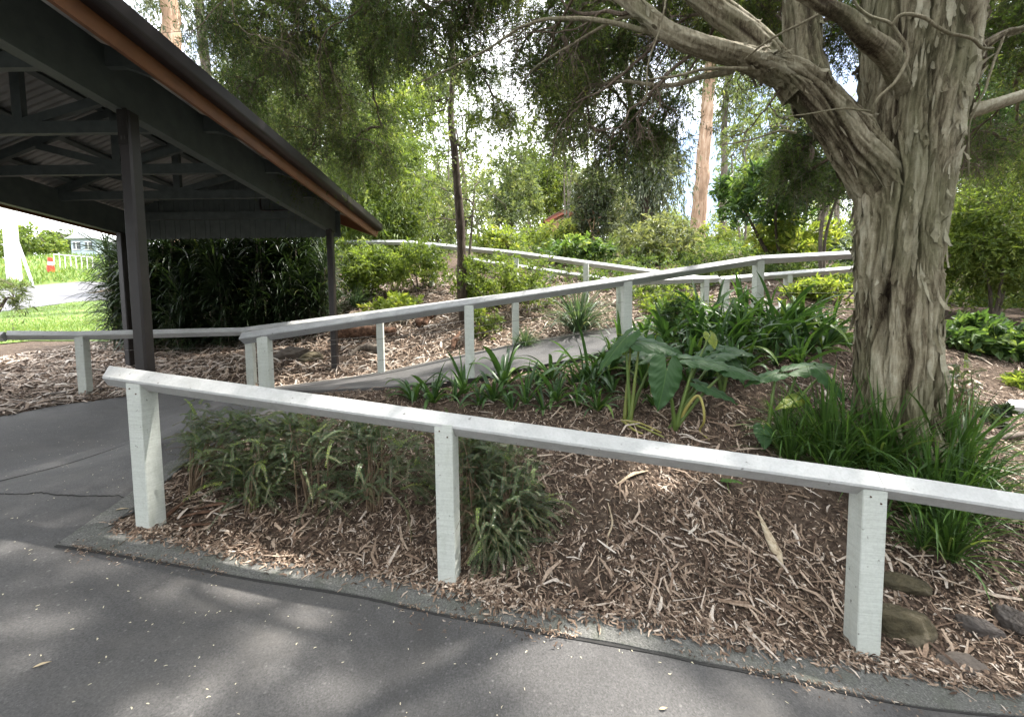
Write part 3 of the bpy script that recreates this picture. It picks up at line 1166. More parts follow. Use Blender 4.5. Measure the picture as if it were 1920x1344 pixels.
# ------------------------------------------------------------------ open shelter on the left
M_SHGREEN = plain('shelter_green_paint', (.075, .090, .083), 0.55, 0.25, 7, bstr=0.15)
M_SHGREEN2 = plain('shelter_truss_paint', (.070, .084, .079), 0.6, 0.3, 9, bstr=0.15)
M_SHPOST = plain('shelter_post_paint', (.019, .015, .014), 0.45, 0.25, 9, bstr=0.2)
M_FASCIA = plain('brown_fascia_paint', (.15, .062, .026), 0.5, 0.25, 5, bstr=0.12)
M_GUTTER = plain('dark_gutter_metal', (.028, .022, .023), 0.4, 0.25, 4, 0.3, bstr=0.05)
M_IRON = plain('corrugated_iron', (.24, .245, .235), 0.5, 0.35, 2.2, 0.35, bstr=0.05)
M_SHED_STEEL = plain('bolt_steel', (.055, .05, .046), 0.4, 0.2, 9, 0.9)

XR, XL = -2.90, -6.25
Y0, Y1 = -0.9, 6.42
ZP = 3.20
XA = (XR + XL) / 2
SL = 0.36
ZR = 3.62          # roof underside over the plates
EV = 0.50          # eave overhang
ZA = ZR + (XR - XA) * SL
sh = empty('park_shelter', (XA, 3, H1(XA, 3)), 'open dark green timber shelter with brown eaves over the path', 'shelter')


def shp(mb, name, mat, parent=sh, smooth=False):
    return mb.build(name, mat, parent, smooth)


# posts
for (x, y) in ((XR + .04, 3.0), (XR + .04, 6.22), (XR + .04, -0.3), (XL, 3.0), (XL + .08, 6.22), (XL, -0.3)):
    z = H1(x, y)
    mb = MB()
    w = 0.092
    mb.box((x, y, (z - .1 + ZP) / 2), (w, w, ZP - z + .1), bevel=0.012)
    o = shp(mb, 'post', M_SHPOST)
    if x > XA:
        m2 = MB()
        m2.box((x, y - w / 2 - .003, ZP - .10), (.03, .006, .03), bevel=0.006)
        m2.box((x, y - w / 2 - .003, ZP - .20), (.03, .006, .03), bevel=0.006)
        m2.box((x, y - w / 2 - .002, ZP - .12), (.075, .004, .26))
        shp(m2, 'bracket', M_SHED_STEEL, o)

# plate beams: two members with a shadow gap
for x in (XR, XL):
    mb = MB()
    mb.box((x, (Y0 + Y1) / 2, ZP + .19), (.095, Y1 - Y0, .38))
    shp(mb, 'plate_beam', M_SHGREEN)
# trusses
for k, y in enumerate([-0.1, 0.9, 1.9, 2.87, 3.74, 4.64, 5.45]):
    mb = MB()
    zb = ZP + .29
    mb.box((XA, y, zb), (XR - XL + .5, .045, .11))
    tr = shp(mb, 'truss', M_SHGREEN2)
    for sgn in (-1, 1):
        xe = XA + sgn * (XR - XA + EV - .03)
        m2 = MB()
        m2.bar((XA, y + .002, ZA - .07), (xe, y + .002, ZR - EV * SL - .07 + .012), .043, .10)
        shp(m2, 'rafter', M_SHGREEN2, tr)
        m3 = MB()
        xm = XA + sgn * (XR - XA) * .55
        m3.bar((XA + sgn * .05, y - .003, zb + .05), (xm, y - .003, ZA - (XR - XA) * .55 * SL - .12), .04, .08)
        shp(m3, 'strut', M_SHGREEN2, tr)
    m4 = MB()
    m4.box((XA, y - .001, (zb + .055 + ZA - .12) / 2), (.09, .047, ZA - .12 - zb - .055))
    shp(m4, 'king_post', M_SHGREEN2, tr)

# purlins under the sheeting
for sgn in (-1, 1):
    for f in (0.06, 0.36, 0.66, 0.97):
        x = XA + sgn * (XR - XA + EV) * f
        z = ZA - (XR - XA + EV) * f * SL - 0.005
        mb = MB()
        mb.box((x, (Y0 + 7.0) / 2 - .02, z - .012), (.07, 7.0 - Y0 - .1, .035), np.array([[math.cos(math.atan(SL)), 0, -sgn * math.sin(math.atan(SL))], [0, 1, 0], [sgn * math.sin(math.atan(SL)), 0, math.cos(math.atan(SL))]]))
        shp(mb, 'purlin', M_SHGREEN2)

# corrugated roof, both slopes, real waves
for sgn in (-1, 1):
    ys = np.arange(Y0, 7.02, 0.0127)
    wv = 0.009 * np.sin(ys / 0.076 * 2 * PI)
    f = np.array([0.0, 0.35, 0.7, 1.0])
    x = XA + sgn * (XR - XA + EV + .03) * f
    z = ZA + 0.03 - (XR - XA + EV + .03) * f * SL
    V = np.stack([np.broadcast_to(x[:, None], (4, len(ys))), np.broadcast_to(ys[None], (4, len(ys))), z[:, None] + wv[None]], -1)
    n = len(ys)
    i = (np.arange(3)[:, None] * n + np.arange(n - 1)[None]).reshape(-1, 1)
    mb = MB()
    mb.add(V.reshape(-1, 3), i + [0, 1, n + 1, n])
    V2 = V.reshape(-1, 3) + [0, 0, .004]
    mb.add(V2, i + [0, n, n + 1, 1])
    shp(mb, 'roof_sheet', M_IRON, smooth=True)
mb = MB()
mb.tube([(XA, Y0, ZA + .055), (XA, 7.02, ZA + .055)], .06, 8)
shp(mb, 'ridge_cap', M_GUTTER)

# fascias and gutters
for sgn in (1, -1):
    xf = XA + sgn * (XR - XA + EV)
    zf = ZR - EV * SL
    mb = MB()
    mb.box((xf, (Y0 + 7.0) / 2, zf - .075), (.028, 7.0 - Y0, .17))
    shp(mb, 'fascia', M_FASCIA)
    # quad gutter: flat back and top lip, rounded belly, in two lengths
    for ya, yb in ((Y0, 5.55), (5.56, 7.02)):
        pr = []
        for a in np.linspace(-PI / 2, 0, 7):
            pr.append((0.016 + 0.05 + 0.05 * math.cos(a), 0.0 + 0.04 * math.sin(a) - .01))
        pr += [(0.116, 0.075), (0.104, 0.08), (0.016, 0.055), (0.016, -0.05)]
        pr = [(sgn * a, b) for a, b in pr]
        if sgn < 0:
            pr = pr[::-1]
        mb = MB()
        mb.prism([(p[0], p[1]) for p in pr], ya, yb, (xf, 0, zf + .0), np.array([[1, 0, 0], [0, 0, 1], [0, 1, 0]]))
        g = shp(mb, 'gutter', M_GUTTER)
# barge boards on the far gable
for sgn in (1, -1):
    mb = MB()
    mb.bar((XA, 7.035, ZA - .06), (XA + sgn * (XR - XA + EV + .02), 7.035, ZR - EV * SL - .06 - .007), .03, .17)
    shp(mb, 'barge_board', M_FASCIA)
# far gable lining of vertical boards with a scalloped lower edge
mb = MB()
bw = 0.082
x = XL - .06
k = 0
while x < XR + .06:
    zt = ZA - abs(x + bw / 2 - XA) * SL - .03
    zb = ZP - .05
    pr = [(x + .002, zt), (x + .002, zb + .02)]
    for a in np.linspace(PI, 2 * PI, 7):
        pr.append((x + bw / 2 + (bw / 2 - .002) * math.cos(a), zb + .02 + .028 * math.sin(a)))
    pr += [(x + bw - .002, zt)]
    yy = Y1 + 0.012 + 0.0025 * (k % 3)
    mb.prism(pr, yy, yy + .018, (0, 0, 0), np.array([[1, 0, 0], [0, 0, 1], [0, 1, 0]]))
    x += bw
    k += 1
shp(mb, 'gable_boards', M_SHGREEN)
mb = MB()
mb.box(((XL + XR) / 2, Y1 - .03, ZP + .30), (XR - XL - .1, .045, .12))
shp(mb, 'tie_beam', M_SHGREEN2)
# conduit on the gable
mb = MB()
mb.tube(smooth_poly([(XA + .55, Y1 - .06, ZP + .62), (XA + .55, Y1 - .06, ZP + .42), (XA + .62, Y1 - .06, ZP + .36), (XA + 1.1, Y1 - .06, ZP + .37)], 20), .013, 6)
shp(mb, 'conduit', M_SHPOST)
# ------------------------------------------------------------------ trees: shared machinery
def branch_net(mb, roots, clumps, rng, r_unit=0.0042, sag=0.25, sides=5, seg=7, rmax=0.09, wob=0.05, tint=0.5):
    """join clump centres to the limbs: every clump grows from the nearest twig already there"""
    nodes = [np.asarray(p, float) for p in roots]
    owner = [-1] * len(nodes)
    tpos = [0] * len(nodes)
    C = np.asarray(clumps, float)
    R0 = np.array(nodes)
    order = np.argsort([np.min(np.linalg.norm(R0 - c, axis=1)) for c in C])
    br = []
    for ci in order:
        c = C[ci]
        A = np.array(nodes)
        d = np.linalg.norm(A - c, axis=1) + 0.35 * np.maximum(A[:, 2] - c[2], 0) * 0
        k = int(np.argmin(d))
        a = A[k]
        L = np.linalg.norm(c - a)
        mid = (a + c) / 2 + np.array([0, 0, sag * L * rng.uniform(0.2, 1.0)]) + rng.normal(size=3) * L * 0.10
        t = np.linspace(0, 1, seg)[:, None]
        pts = a * (1 - t) ** 2 + 2 * mid * t * (1 - t) + c * t ** 2
        pts[1:-1] += rng.normal(size=(seg - 2, 3)) * wob * L * 0.5
        b = len(br)
        br.append([pts, owner[k], 1])
        for q in range(2, seg):
            nodes.append(pts[q]); owner.append(b)
    for b in range(len(br) - 1, -1, -1):
        p = br[b][1]
        if p >= 0:
            br[p][2] += br[b][2]
    for pts, p, n in br:
        r0 = min(rmax, r_unit * 1.5 * (n + 0.6) ** 0.5)
        mb.tube(pts, np.linspace(r0, max(r_unit * 0.7, r0 * 0.5), len(pts)), sides, tint=tint, cap=False)


def bark_tube(mb, pts, radii, sides, rings, seed, amp=0.02, plates=0.012, flare=0.0, ffreq=9.0, grooves=()):
    """trunk with ridged, layered bark modelled into the surface"""
    pts = smooth_poly(pts, rings)
    rr = np.interp(np.linspace(0, 1, rings), np.linspace(0, 1, len(radii)), radii)
    tan = nrm(np.gradient(pts, axis=0))
    ref = np.array([0, 1.0, 0]) if abs(tan[0, 1]) < 0.9 else np.array([1.0, 0, 0])
    a = nrm(np.cross(tan[0], ref))
    A = []
    for i in range(rings):
        a = nrm(a - tan[i] * np.dot(a, tan[i]))
        A.append(a)
    A = np.array(A)
    B = np.cross(tan, A)
    s = np.concatenate([[0], np.cumsum(np.linalg.norm(np.diff(pts, axis=0), axis=1))])
    th = np.linspace(0, 2 * PI, sides, endpoint=False)
    TH, SS = np.meshgrid(th, s)
    RR = np.broadcast_to(rr[:, None], TH.shape)
    # the fibres wander around the trunk as they climb
    tw = TH + 0.25 * fbm(np.column_stack([np.zeros(TH.size), np.zeros(TH.size), SS.ravel() * 0.9]), 2, seed).reshape(TH.shape)
    qx, qy = np.cos(tw) * RR, np.sin(tw) * RR
    f = lambda k, kz, o, sd_: fbm(np.column_stack([qx.ravel() * k, qy.ravel() * k, SS.ravel() * kz]), o, seed + sd_).reshape(TH.shape)
    wx = 0.05 * fbm(np.column_stack([qx.ravel() * 5, qy.ravel() * 5, SS.ravel() * 2.2]), 2, seed + 9).reshape(TH.shape)
    qx, qy = qx + wx * np.cos(tw + 1.57), qy + wx * np.sin(tw + 1.57)
    big = f(3.0, 0.6, 2, 1)
    n1 = f(ffreq, 0.75, 3, 2)
    rid = 1 - np.clip(np.abs(n1) * 3.0, 0, 1) ** 0.8            # sharp rib lines
    n2 = f(ffreq * 2.3, 1.3, 3, 7)
    rid2 = 1 - np.clip(np.abs(n2) * 3.0, 0, 1)
    thin = f(42, 3.0, 2, 4)
    n3_ = f(ffreq * 5.2, 3.4, 3, 12)
    rid3 = 1 - np.clip(np.abs(n3_) * 3.2, 0, 1)
    pl_ = f(8.5, 0.85, 3, 3) * 5.0 + 0.22 * thin
    stp = np.floor(pl_)
    fr = pl_ - stp
    pl_ = stp + np.clip((fr - 0.9) / 0.1, 0, 1)
    cr = np.clip((np.abs(f(4.2, 0.42, 3, 5)) - 0.012) / 0.055, 0, 1)      # long open cracks
    cr2 = np.clip((np.abs(f(9.5, 0.8, 3, 8)) - 0.015) / 0.06, 0, 1)
    d = RR * 0.05 * big + amp * (rid * 0.55 + rid2 * 0.45 - 0.7) + 0.011 * rid3 + plates * pl_ * 0.75 + 0.006 * thin - (1 - cr) * amp * 1.5 - (1 - cr2) * amp * 0.7
    gv = np.zeros_like(TH)
    for (t0, t1, s0, s1, wd, dp) in grooves:
        u_ = np.clip((SS - s0) / (s1 - s0), 0, 1)
        tc_ = t0 + (t1 - t0) * u_ + 0.06 * fbm(np.column_stack([np.zeros(TH.size), np.zeros(TH.size), SS.ravel() * 4]), 3, seed + 40).reshape(TH.shape)
        win = np.clip(np.minimum(SS - s0, s1 - SS) / 0.12, 0, 1)
        gv = np.maximum(gv, dp * win * np.clip(1.5 - 1.5 * np.abs(TH - tc_) / wd, 0, 1))
    d = d - gv
    if flare:
        d = d + flare * np.exp(-SS / 0.33) * (0.6 + 0.7 * np.cos(TH * 5 + 1.3) * 0.6 + 0.5 * big)
    R = RR + d * np.clip(RR / 0.12, 0.25, 1)
    V = pts[:, None, :] + (A[:, None, :] * np.cos(th)[None, :, None] + B[:, None, :] * np.sin(th)[None, :, None]) * R[..., None]
    i = np.arange(rings - 1)[:, None] * sides
    j = np.arange(sides)[None, :]
    j2 = (j + 1) % sides
    q = np.stack([i + j, i + j2, i + sides + j2, i + sides + j], -1).reshape(-1, 4)
    # tint = sheet of bark and its fibres, darker along cracks and grooves
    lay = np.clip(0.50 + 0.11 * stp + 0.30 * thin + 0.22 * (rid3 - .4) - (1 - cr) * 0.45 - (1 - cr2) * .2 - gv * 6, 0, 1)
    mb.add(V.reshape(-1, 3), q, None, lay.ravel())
    return pts, rr, A, B, V


def bark_flakes(mb, V, n, rng, lmin=0.05, lmax=0.3, wmax=0.05, lift=0.03, zone=(0.02, 0.98)):
    """peeling ribbons of papery bark: fixed along most of their length, one end free"""
    rings, sides, _ = V.shape
    Cc = V.mean(1)
    seglen = np.mean(np.linalg.norm(np.diff(Cc, axis=0), axis=1))
    for _k in range(n):
        L = rng.uniform(lmin, lmax) * rng.uniform(0.5, 1)
        W = min(wmax, L * 0.28) * rng.uniform(0.25, 1)
        nr_ = max(4, int(L / 0.02))
        i0 = rng.uniform(zone[0], zone[1]) * (rings - 1)
        di = L / seglen / nr_
        j0 = rng.uniform(0, sides)
        circ = np.linalg.norm(V[int(i0)][1] - V[int(i0)][0])
        dj = W / 2 / max(circ, 1e-4)
        sgn = rng.choice([-1, 1], p=[0.7, 0.3])
        lf = lift * rng.uniform(0.2, 1.3)
        drift = rng.normal() * 0.3
        curl_, edge_ = rng.uniform(-.1, .25), rng.uniform(0, .7)
        rows = []
        for k in range(nr_ + 1):
            t = k / nr_
            ii = i0 + sgn * k * di
            if ii < 1 or ii > rings - 2:
                break
            wj = dj * (np.interp(t, [0, .25, .7, 1], [.12, .8, 1, .1]) + .25 * math.sin(k * 1.9 + j0) * (0.15 + t * .5))
            row = []
            for sgn2 in (-1, 0, 1):
                jj = (j0 + drift * t * dj * 2 + sgn2 * wj) % sides
                p = V[int(ii)][int(jj)] * (1 - jj % 1) + V[int(ii)][(int(jj) + 1) % sides] * (jj % 1)
                nn = nrm(p - Cc[int(ii)])
                row.append(p + nn * (0.002 + lf * t ** 2.6 + (0.5 * W * curl_ if sgn2 == 0 else 0.0) + (W * edge_ * t if sgn2 == 1 else 0.0)))
            rows.append(row)
        if len(rows) < 3:
            continue
        R = np.array(rows).reshape(-1, 3)
        m = len(rows)
        q = [[k * 3 + c, k * 3 + c + 1, k * 3 + 4 + c, k * 3 + 3 + c] for k in range(m - 1) for c in (0, 1)]
        mb.add(R, q, None, rng.uniform(0.1, 1.0))


# ------------------------------------------------------------------ the paperbark
m, nt, bs, out = new_mat('paperbark')
gp = geo_pos(nt, (1, 1, 0.22))
n1 = noise(nt, gp, 44, 9, 0.8, 0.4)
n2 = noise(nt, geo_pos(nt, (1, 1, .5)), 3.0, 5, 0.6, 0.3)
n3 = noise(nt, geo_pos(nt, (.25, .25, 1)), 120, 3, 0.6)
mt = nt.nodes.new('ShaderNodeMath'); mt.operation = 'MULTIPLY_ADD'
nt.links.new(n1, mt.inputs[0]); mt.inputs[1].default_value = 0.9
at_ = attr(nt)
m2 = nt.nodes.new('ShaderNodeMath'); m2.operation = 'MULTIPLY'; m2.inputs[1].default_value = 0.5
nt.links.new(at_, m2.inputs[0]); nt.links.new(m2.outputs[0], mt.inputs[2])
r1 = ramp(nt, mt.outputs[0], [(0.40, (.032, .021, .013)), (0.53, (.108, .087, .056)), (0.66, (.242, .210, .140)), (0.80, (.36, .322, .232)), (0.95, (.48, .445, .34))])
gm = ramp(nt, n2, [(0.46, g3(0)), (0.66, g3(0.5))])
c = mixc(nt, gm.outputs[0], r1.outputs[0], (.155, .16, .085))
ln = ramp(nt, n3, [(0.3, g3(0.92)), (0.62, g3(1.05))])
c = mixc(nt, 1.0, c, ln.outputs[0], 'MULTIPLY')
nt.links.new(c, bs.inputs['Base Color'])
bs.inputs['Roughness'].default_value = 0.85
bs.inputs['Specular IOR Level'].default_value = 0.2
bump(nt, bs, n1, 1.0, 0.02)
M_PBARK = m
M_TWIG = bark_mat('twig_bark', (.05, .038, .028), (.12, .092, .068), (.22, .18, .14), (20, 20, 5), 0.4)
M_PLEAF = leaf_mat('paperbark_leaf', [(0.0, (.020, .036, .013)), (0.45, (.055, .092, .026)), (0.8, (.12, .17, .045)), (1.0, (.22, .24, .08))], 0.48, 0.5)

TD = 2.75
base = G(1690, 858)
tree = empty('paperbark_tree', base, 'huge old paperbark with peeling furrowed bark, growing in the bed behind the near fence', 'tree')
tmb = MB()
wpx = [(1693, 960, 225), (1690, 858, 200), (1683, 750, 186), (1684, 600, 172), (1681, 500, 172), (1688, 400, 186), (1696, 320, 196), (1703, 240, 206), (1712, 150, 220), (1720, 50, 232), (1728, -70, 222), (1745, -220, 205), (1755, -420, 150), (1765, -700, 95)]
tp = [P(a, b, TD) for a, b, c in wpx]
tr_ = [c / 2 * TD / F_PX * math.cos(math.atan((a - CX) / F_PX)) * 0.97 for a, b, c in wpx]
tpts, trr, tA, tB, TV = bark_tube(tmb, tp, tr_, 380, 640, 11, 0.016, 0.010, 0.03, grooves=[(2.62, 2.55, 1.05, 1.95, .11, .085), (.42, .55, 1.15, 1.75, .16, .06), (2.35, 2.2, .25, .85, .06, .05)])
rng = np.random.default_rng(77)
bark_flakes(tmb, TV, 900, rng, 0.05, 0.42, 0.045, 0.03)
bark_flakes(tmb, TV, 60, rng, 0.08, 0.16, 0.08, 0.06)
limbs = []


def limb(px, sides=80, rings=150, seed=1, amp=0.014, fl=60, lift=0.02):
    p = [P(a, b, D) for a, b, D, w in px]
    r = [w / 2 * D / F_PX * math.cos(math.atan((a - CX) / F_PX)) * 1.04 for a, b, D, w in px]
    q, rr, A, B, V = bark_tube(tmb, p, r, sides, rings, seed, amp, 0.007)
    if fl:
        bark_flakes(tmb, V, fl, rng, 0.04, 0.2, 0.04, lift)
    limbs.append(q)
    return q


# big left limb, then its three forks
limb([(1690, 420, 2.80, 110), (1640, 325, 2.76, 106), (1584, 245, 2.72, 91), (1534, 187, 2.70, 78), (1484, 145, 2.70, 64), (1432, 123, 2.69, 48), (1390, 108, 2.665, 30), (1360, 100, 2.65, 18)], 150, 260, 21, 0.016, 190, 0.03)
limb([(1500, 172, 2.72, 66), (1465, 128, 2.74, 52), (1400, 62, 2.8, 46), (1345, 20, 2.85, 44), (1290, -30, 2.95, 40), (1180, -130, 3.2, 34), (1040, -240, 3.7, 26), (880, -300, 4.4, 18)], 70, 220, 22, 0.012, 60)
limb([(1520, 172, 2.71, 34), (1470, 142, 2.70, 46), (1435, 126, 2.685, 47), (1385, 106, 2.66, 40), (1315, 88, 2.64, 34), (1250, 60, 2.66, 29), (1195, 15, 2.72, 25), (1110, -50, 2.9, 24), (980, -110, 3.3, 19), (800, -150, 4.0, 14), (620, -170, 4.9, 9)], 70, 240, 23, 0.012, 70)
limb([(1530, 190, 2.76, 80), (1512, 130, 2.84, 70), (1505, 60, 2.88, 66), (1500, -20, 2.92, 62), (1480, -160, 3.05, 52), (1440, -330, 3.3, 36), (1380, -560, 3.8, 20)], 80, 200, 24, 0.016, 60)
# limbs leaving the front and the right of the trunk
limb([(1700, 190, 2.66, 40), (1668, 110, 2.50, 46), (1625, 72, 2.38, 40), (1585, 32, 2.32, 34), (1530, 2, 2.28, 27), (1460, -40, 2.25, 24), (1330, -140, 2.3, 18), (1150, -260, 2.6, 12)], 50, 150, 25, 0.006, 14, 0.008)
limb([(1770, 215, 2.72, 52), (1815, 209, 2.68, 36), (1870, 194, 2.66, 30), (1935, 172, 2.66, 26), (2060, 120, 2.7, 22), (2260, 20, 2.9, 16)], 50, 130, 26, 0.006, 20, 0.01)
limb([(1800, 130, 2.70, 52), (1845, 88, 2.62, 26), (1885, 62, 2.60, 20), (1930, 47, 2.60, 18), (2050, -30, 2.7, 14), (2200, -150, 3.0, 10)], 40, 100, 27, 0.004, 10, 0.008)
limb([(1740, -60, 2.72, 90), (1800, -200, 2.7, 60), (1900, -380, 2.6, 42), (2050, -560, 2.5, 26), (2200, -700, 2.4, 16)], 50, 120, 28, 0.01, 0)
limb([(1740, -160, 2.72, 80), (1700, -330, 2.4, 52), (1600, -560, 2.0, 34), (1420, -900, 1.6, 22), (1100, -1300, 1.3, 14)], 50, 120, 29, 0.01, 0)
limb([(1755, -420, 2.75, 60), (1760, -520, 3.4, 46), (1780, -560, 4.4, 32), (1780, -520, 5.6, 22), (1760, -420, 7.0, 14)], 40, 100, 30, 0.01, 0)


def thin(px, w0, w1, n=40):
    p = smooth_poly([P(*a) for a in px], n)
    p = p + 0.006 * np.column_stack([fbm(p * 9, 2, 1), fbm(p * 9 + 5, 2, 2), fbm(p * 9 + 9, 2, 3)])
    tmb.tube(p, np.linspace(w0, w1, n), 7, tint=0.45)


k = 720 / 1920
thin([(1200 + 1160 * k, 570 * k, 2.32), (1200 + 1185 * k, 500 * k, 2.28), (1200 + 1285 * k, 400 * k, 2.25), (1200 + 1340 * k, 262 * k, 2.24), (1200 + 1255 * k, 130 * k, 2.23), (1200 + 1110 * k, 60 * k, 2.22), (1200 + 1040 * k, -40 * k, 2.2)], .010, .006)
thin([(1200 + 1255 * k, 132 * k, 2.23), (1200 + 1300 * k, 82 * k, 2.2), (1200 + 1400 * k, 80 * k, 2.2), (1200 + 1530 * k, 160 * k, 2.22), (1200 + 1650 * k, 192 * k, 2.26), (1200 + 1710 * k, 242 * k, 2.32), (1200 + 1765 * k, 242 * k, 2.4)], .009, .007)
thin([(1200 + 1160 * k, 565 * k, 2.33), (1200 + 1060 * k, 545 * k, 2.3), (1200 + 930 * k, 555 * k, 2.32), (1200 + 720 * k, 590 * k, 2.36)], .006, .003)
thin([(1200 + 780 * k, 665 * k, 2.62), (1200 + 700 * k, 655 * k, 2.6), (1200 + 560 * k, 700 * k, 2.7), (1200 + 400 * k, 725 * k, 2.8)], .009, .004)
thin([(1200 + 530 * k, 345 * k, 2.62), (1200 + 330 * k, 345 * k, 2.6), (1200 + 180 * k, 380 * k, 2.65), (1200 + 50 * k, 400 * k, 2.7)], .012, .006)
thin([(1200 + 470 * k, 350 * k, 2.7), (1200 + 300 * k, 390 * k, 2.8), (1200 + 120 * k, 430 * k, 3.0), (1200 - 120 * k, 410 * k, 3.3), (1200 - 330 * k, 470 * k, 3.7)], .022, .008)
thin([(1200 + 130 * k, 0, 2.6), (1200 + 95 * k, 150 * k, 2.58), (1200 + 40 * k, 330 * k, 2.57), (1200 + 30 * k, 480 * k, 2.57), (1200, 520 * k, 2.57)], .006, .004)
thin([(1312, 90, 2.66), (1230, 62, 2.7), (1110, 38, 2.9), (1000, 42, 3.2), (900, 100, 3.6), (780, 160, 4.2)], .020, .006)
thin([(1250, 62, 2.68), (1180, 30, 2.8), (1080, 80, 3.1), (1000, 130, 3.5), (960, 190, 3.9)], .014, .005)
thin([(1880, 70, 2.6), (1850, 160, 2.55), (1820, 230, 2.55), (1815, 330, 2.6)], .008, .004)
thin([(1200 + 520 * k, 300 * k, 2.6), (1200 + 620 * k, 220 * k, 2.5), (1200 + 760 * k, 140 * k, 2.45), (1200 + 920 * k, 62 * k, 2.4)], .006, .008)
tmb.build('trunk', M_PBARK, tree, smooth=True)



def dapple(gx_, gy_):
    return fbm(np.array([[gx_ * 1.25, gy_ * 1.6, 1.7]]), 3, 14)[0]


def lets_light(q):
    """True where a bough at q would close one of the gaps that light the drive and the bed"""
    g_ = np.asarray(q) - sd * ((q[2] - .15) / sd[2])
    if -4.9 < g_[0] < 4.2 and -1.6 < g_[1] < 2.4:
        return True
    return dapple(g_[0], g_[1]) > .26


rng = np.random.default_rng(101)
cl_, cr_, cn_ = [], [], []


def clump_px(px0, px1, py0, py1, D0, D1, n, r):
    for _i in range(n):
        cl_.append(P(rng.uniform(px0, px1), rng.uniform(py0, py1), rng.uniform(D0, D1)))
        cr_.append(r * rng.uniform(0.5, 1.05))


clump_px(400, 720, -60, 100, 4.6, 6.0, 34, .50)
clump_px(380, 660, 50, 200, 4.8, 6.0, 20, .42)
clump_px(520, 720, 130, 290, 4.8, 5.8, 16, .36)
clump_px(610, 680, 250, 320, 5.0, 5.6, 3, .26)
clump_px(690, 960, -80, 70, 3.8, 5.2, 26, .44)
clump_px(720, 930, 40, 150, 4.0, 5.4, 8, .36)
clump_px(960, 1130, -60, 90, 3.4, 4.6, 12, .40)
clump_px(970, 1120, 90, 230, 3.8, 4.8, 9, .34)
clump_px(1080, 1260, 60, 240, 3.4, 4.4, 12, .32)
clump_px(1130, 1240, 200, 300, 3.6, 4.4, 5, .26)
clump_px(1180, 1480, -60, 60, 3.2, 4.4, 26, .36)
clump_px(1380, 1600, 20, 130, 3.6, 4.8, 7, .32)
clump_px(1470, 1570, 230, 340, 3.6, 4.4, 9, .24)
clump_px(1790, 1980, -40, 120, 3.4, 4.8, 20, .36)
clump_px(1800, 1960, 120, 300, 3.4, 4.8, 8, .30)
clump_px(1560, 1700, -80, 30, 3.6, 4.8, 6, .34)
clump_px(870, 1010, 110, 230, 4.6, 6.2, 6, .30)
clump_px(560, 760, 250, 330, 4.8, 6.0, 4, .26)
spreadL = MB(); twg = MB()
spray(spreadL, twg, cl_, cr_, 66, 25, 0.42, 0.55, .040, .0085, rng, out=0.5, tw_r=.0022, spread=0.7)
nvis = len(cl_)
hi_c, hi_r = [], []
# the high crown out of the frame, which shades the drive and the bed
for _i in range(1500):
    a, r = rng.uniform(0, 2 * PI), rng.random() ** 0.5
    x, y = 2.4 + r * 8.2 * math.cos(a), 3.0 + r * 6.0 * math.sin(a)
    z = 7.0 + rng.uniform(-.5, 2.8) - 0.9 * r
    if y > 0.5 and (z - 1.5) / y < 0.92:
        continue
    if x > 7.2 or (y > 6.0 and rng.random() < .8):
        continue
    if fbm(np.array([[x * .9, y * .9, 3.0]]), 2, 4)[0] < -0.25 or lets_light((x, y, z)):
        continue
    hi_c.append((x, y, z)); hi_r.append(rng.uniform(.25, .45))
# unseen leaf clumps set along the sun ray, gaps shaped to dapple the drive
_k = 0
lo_c, lo_r = [], []
while _k < 820:
    gx_, gy_ = rng.uniform(-4.8, 4.0), rng.uniform(-1.3, 2.5)
    if dapple(gx_, gy_) > .05:
        continue
    z = rng.uniform(6.4, 8.8)
    q_ = np.array([gx_, gy_, 0.1]) + sd * (z / sd[2])
    if q_[1] > 0.5 and (q_[2] - 1.5) / q_[1] < 0.95:
        continue
    lo_c.append(tuple(q_)); lo_r.append(rng.uniform(.12, .24)); _k += 1
spray(spreadL, None, lo_c, lo_r, 24, 14, 0.24, 0.4, .055, .017, rng, out=0.5, spread=0.7)
spray(spreadL, None, hi_c, hi_r, 36, 16, 0.5, 0.4, .075, .020, rng, out=0.5, spread=0.7)
branch_net(twg, np.vstack([q[len(q) // 3:] for q in limbs])[::4], cl_ + hi_c + lo_c[::3], rng, .0056, 0.2, rmax=.06)


def gnarl(p, d, L, r, depth):
    n = 11
    pts = [np.asarray(p, float)]
    d = nrm(d)
    for _i in range(n - 1):
        d = nrm(d + rng.normal(size=3) * .22 + np.array([0, 0, -.03 * (3 - depth)]))
        pts.append(pts[-1] + d * L / (n - 1))
    pts = np.array(pts)
    twg.tube(smooth_poly(pts, 22), np.linspace(r, r * .45, 22), 6 if r > .006 else 4, cap=False)
    if depth > 0:
        for _i in range(4 if depth > 1 else 5):
            k_ = rng.integers(2, n)
            gnarl(pts[k_], nrm(pts[k_] - pts[k_ - 1]) + rng.normal(size=3) * .75, L * rng.uniform(.4, .7), r * .52, depth - 1)


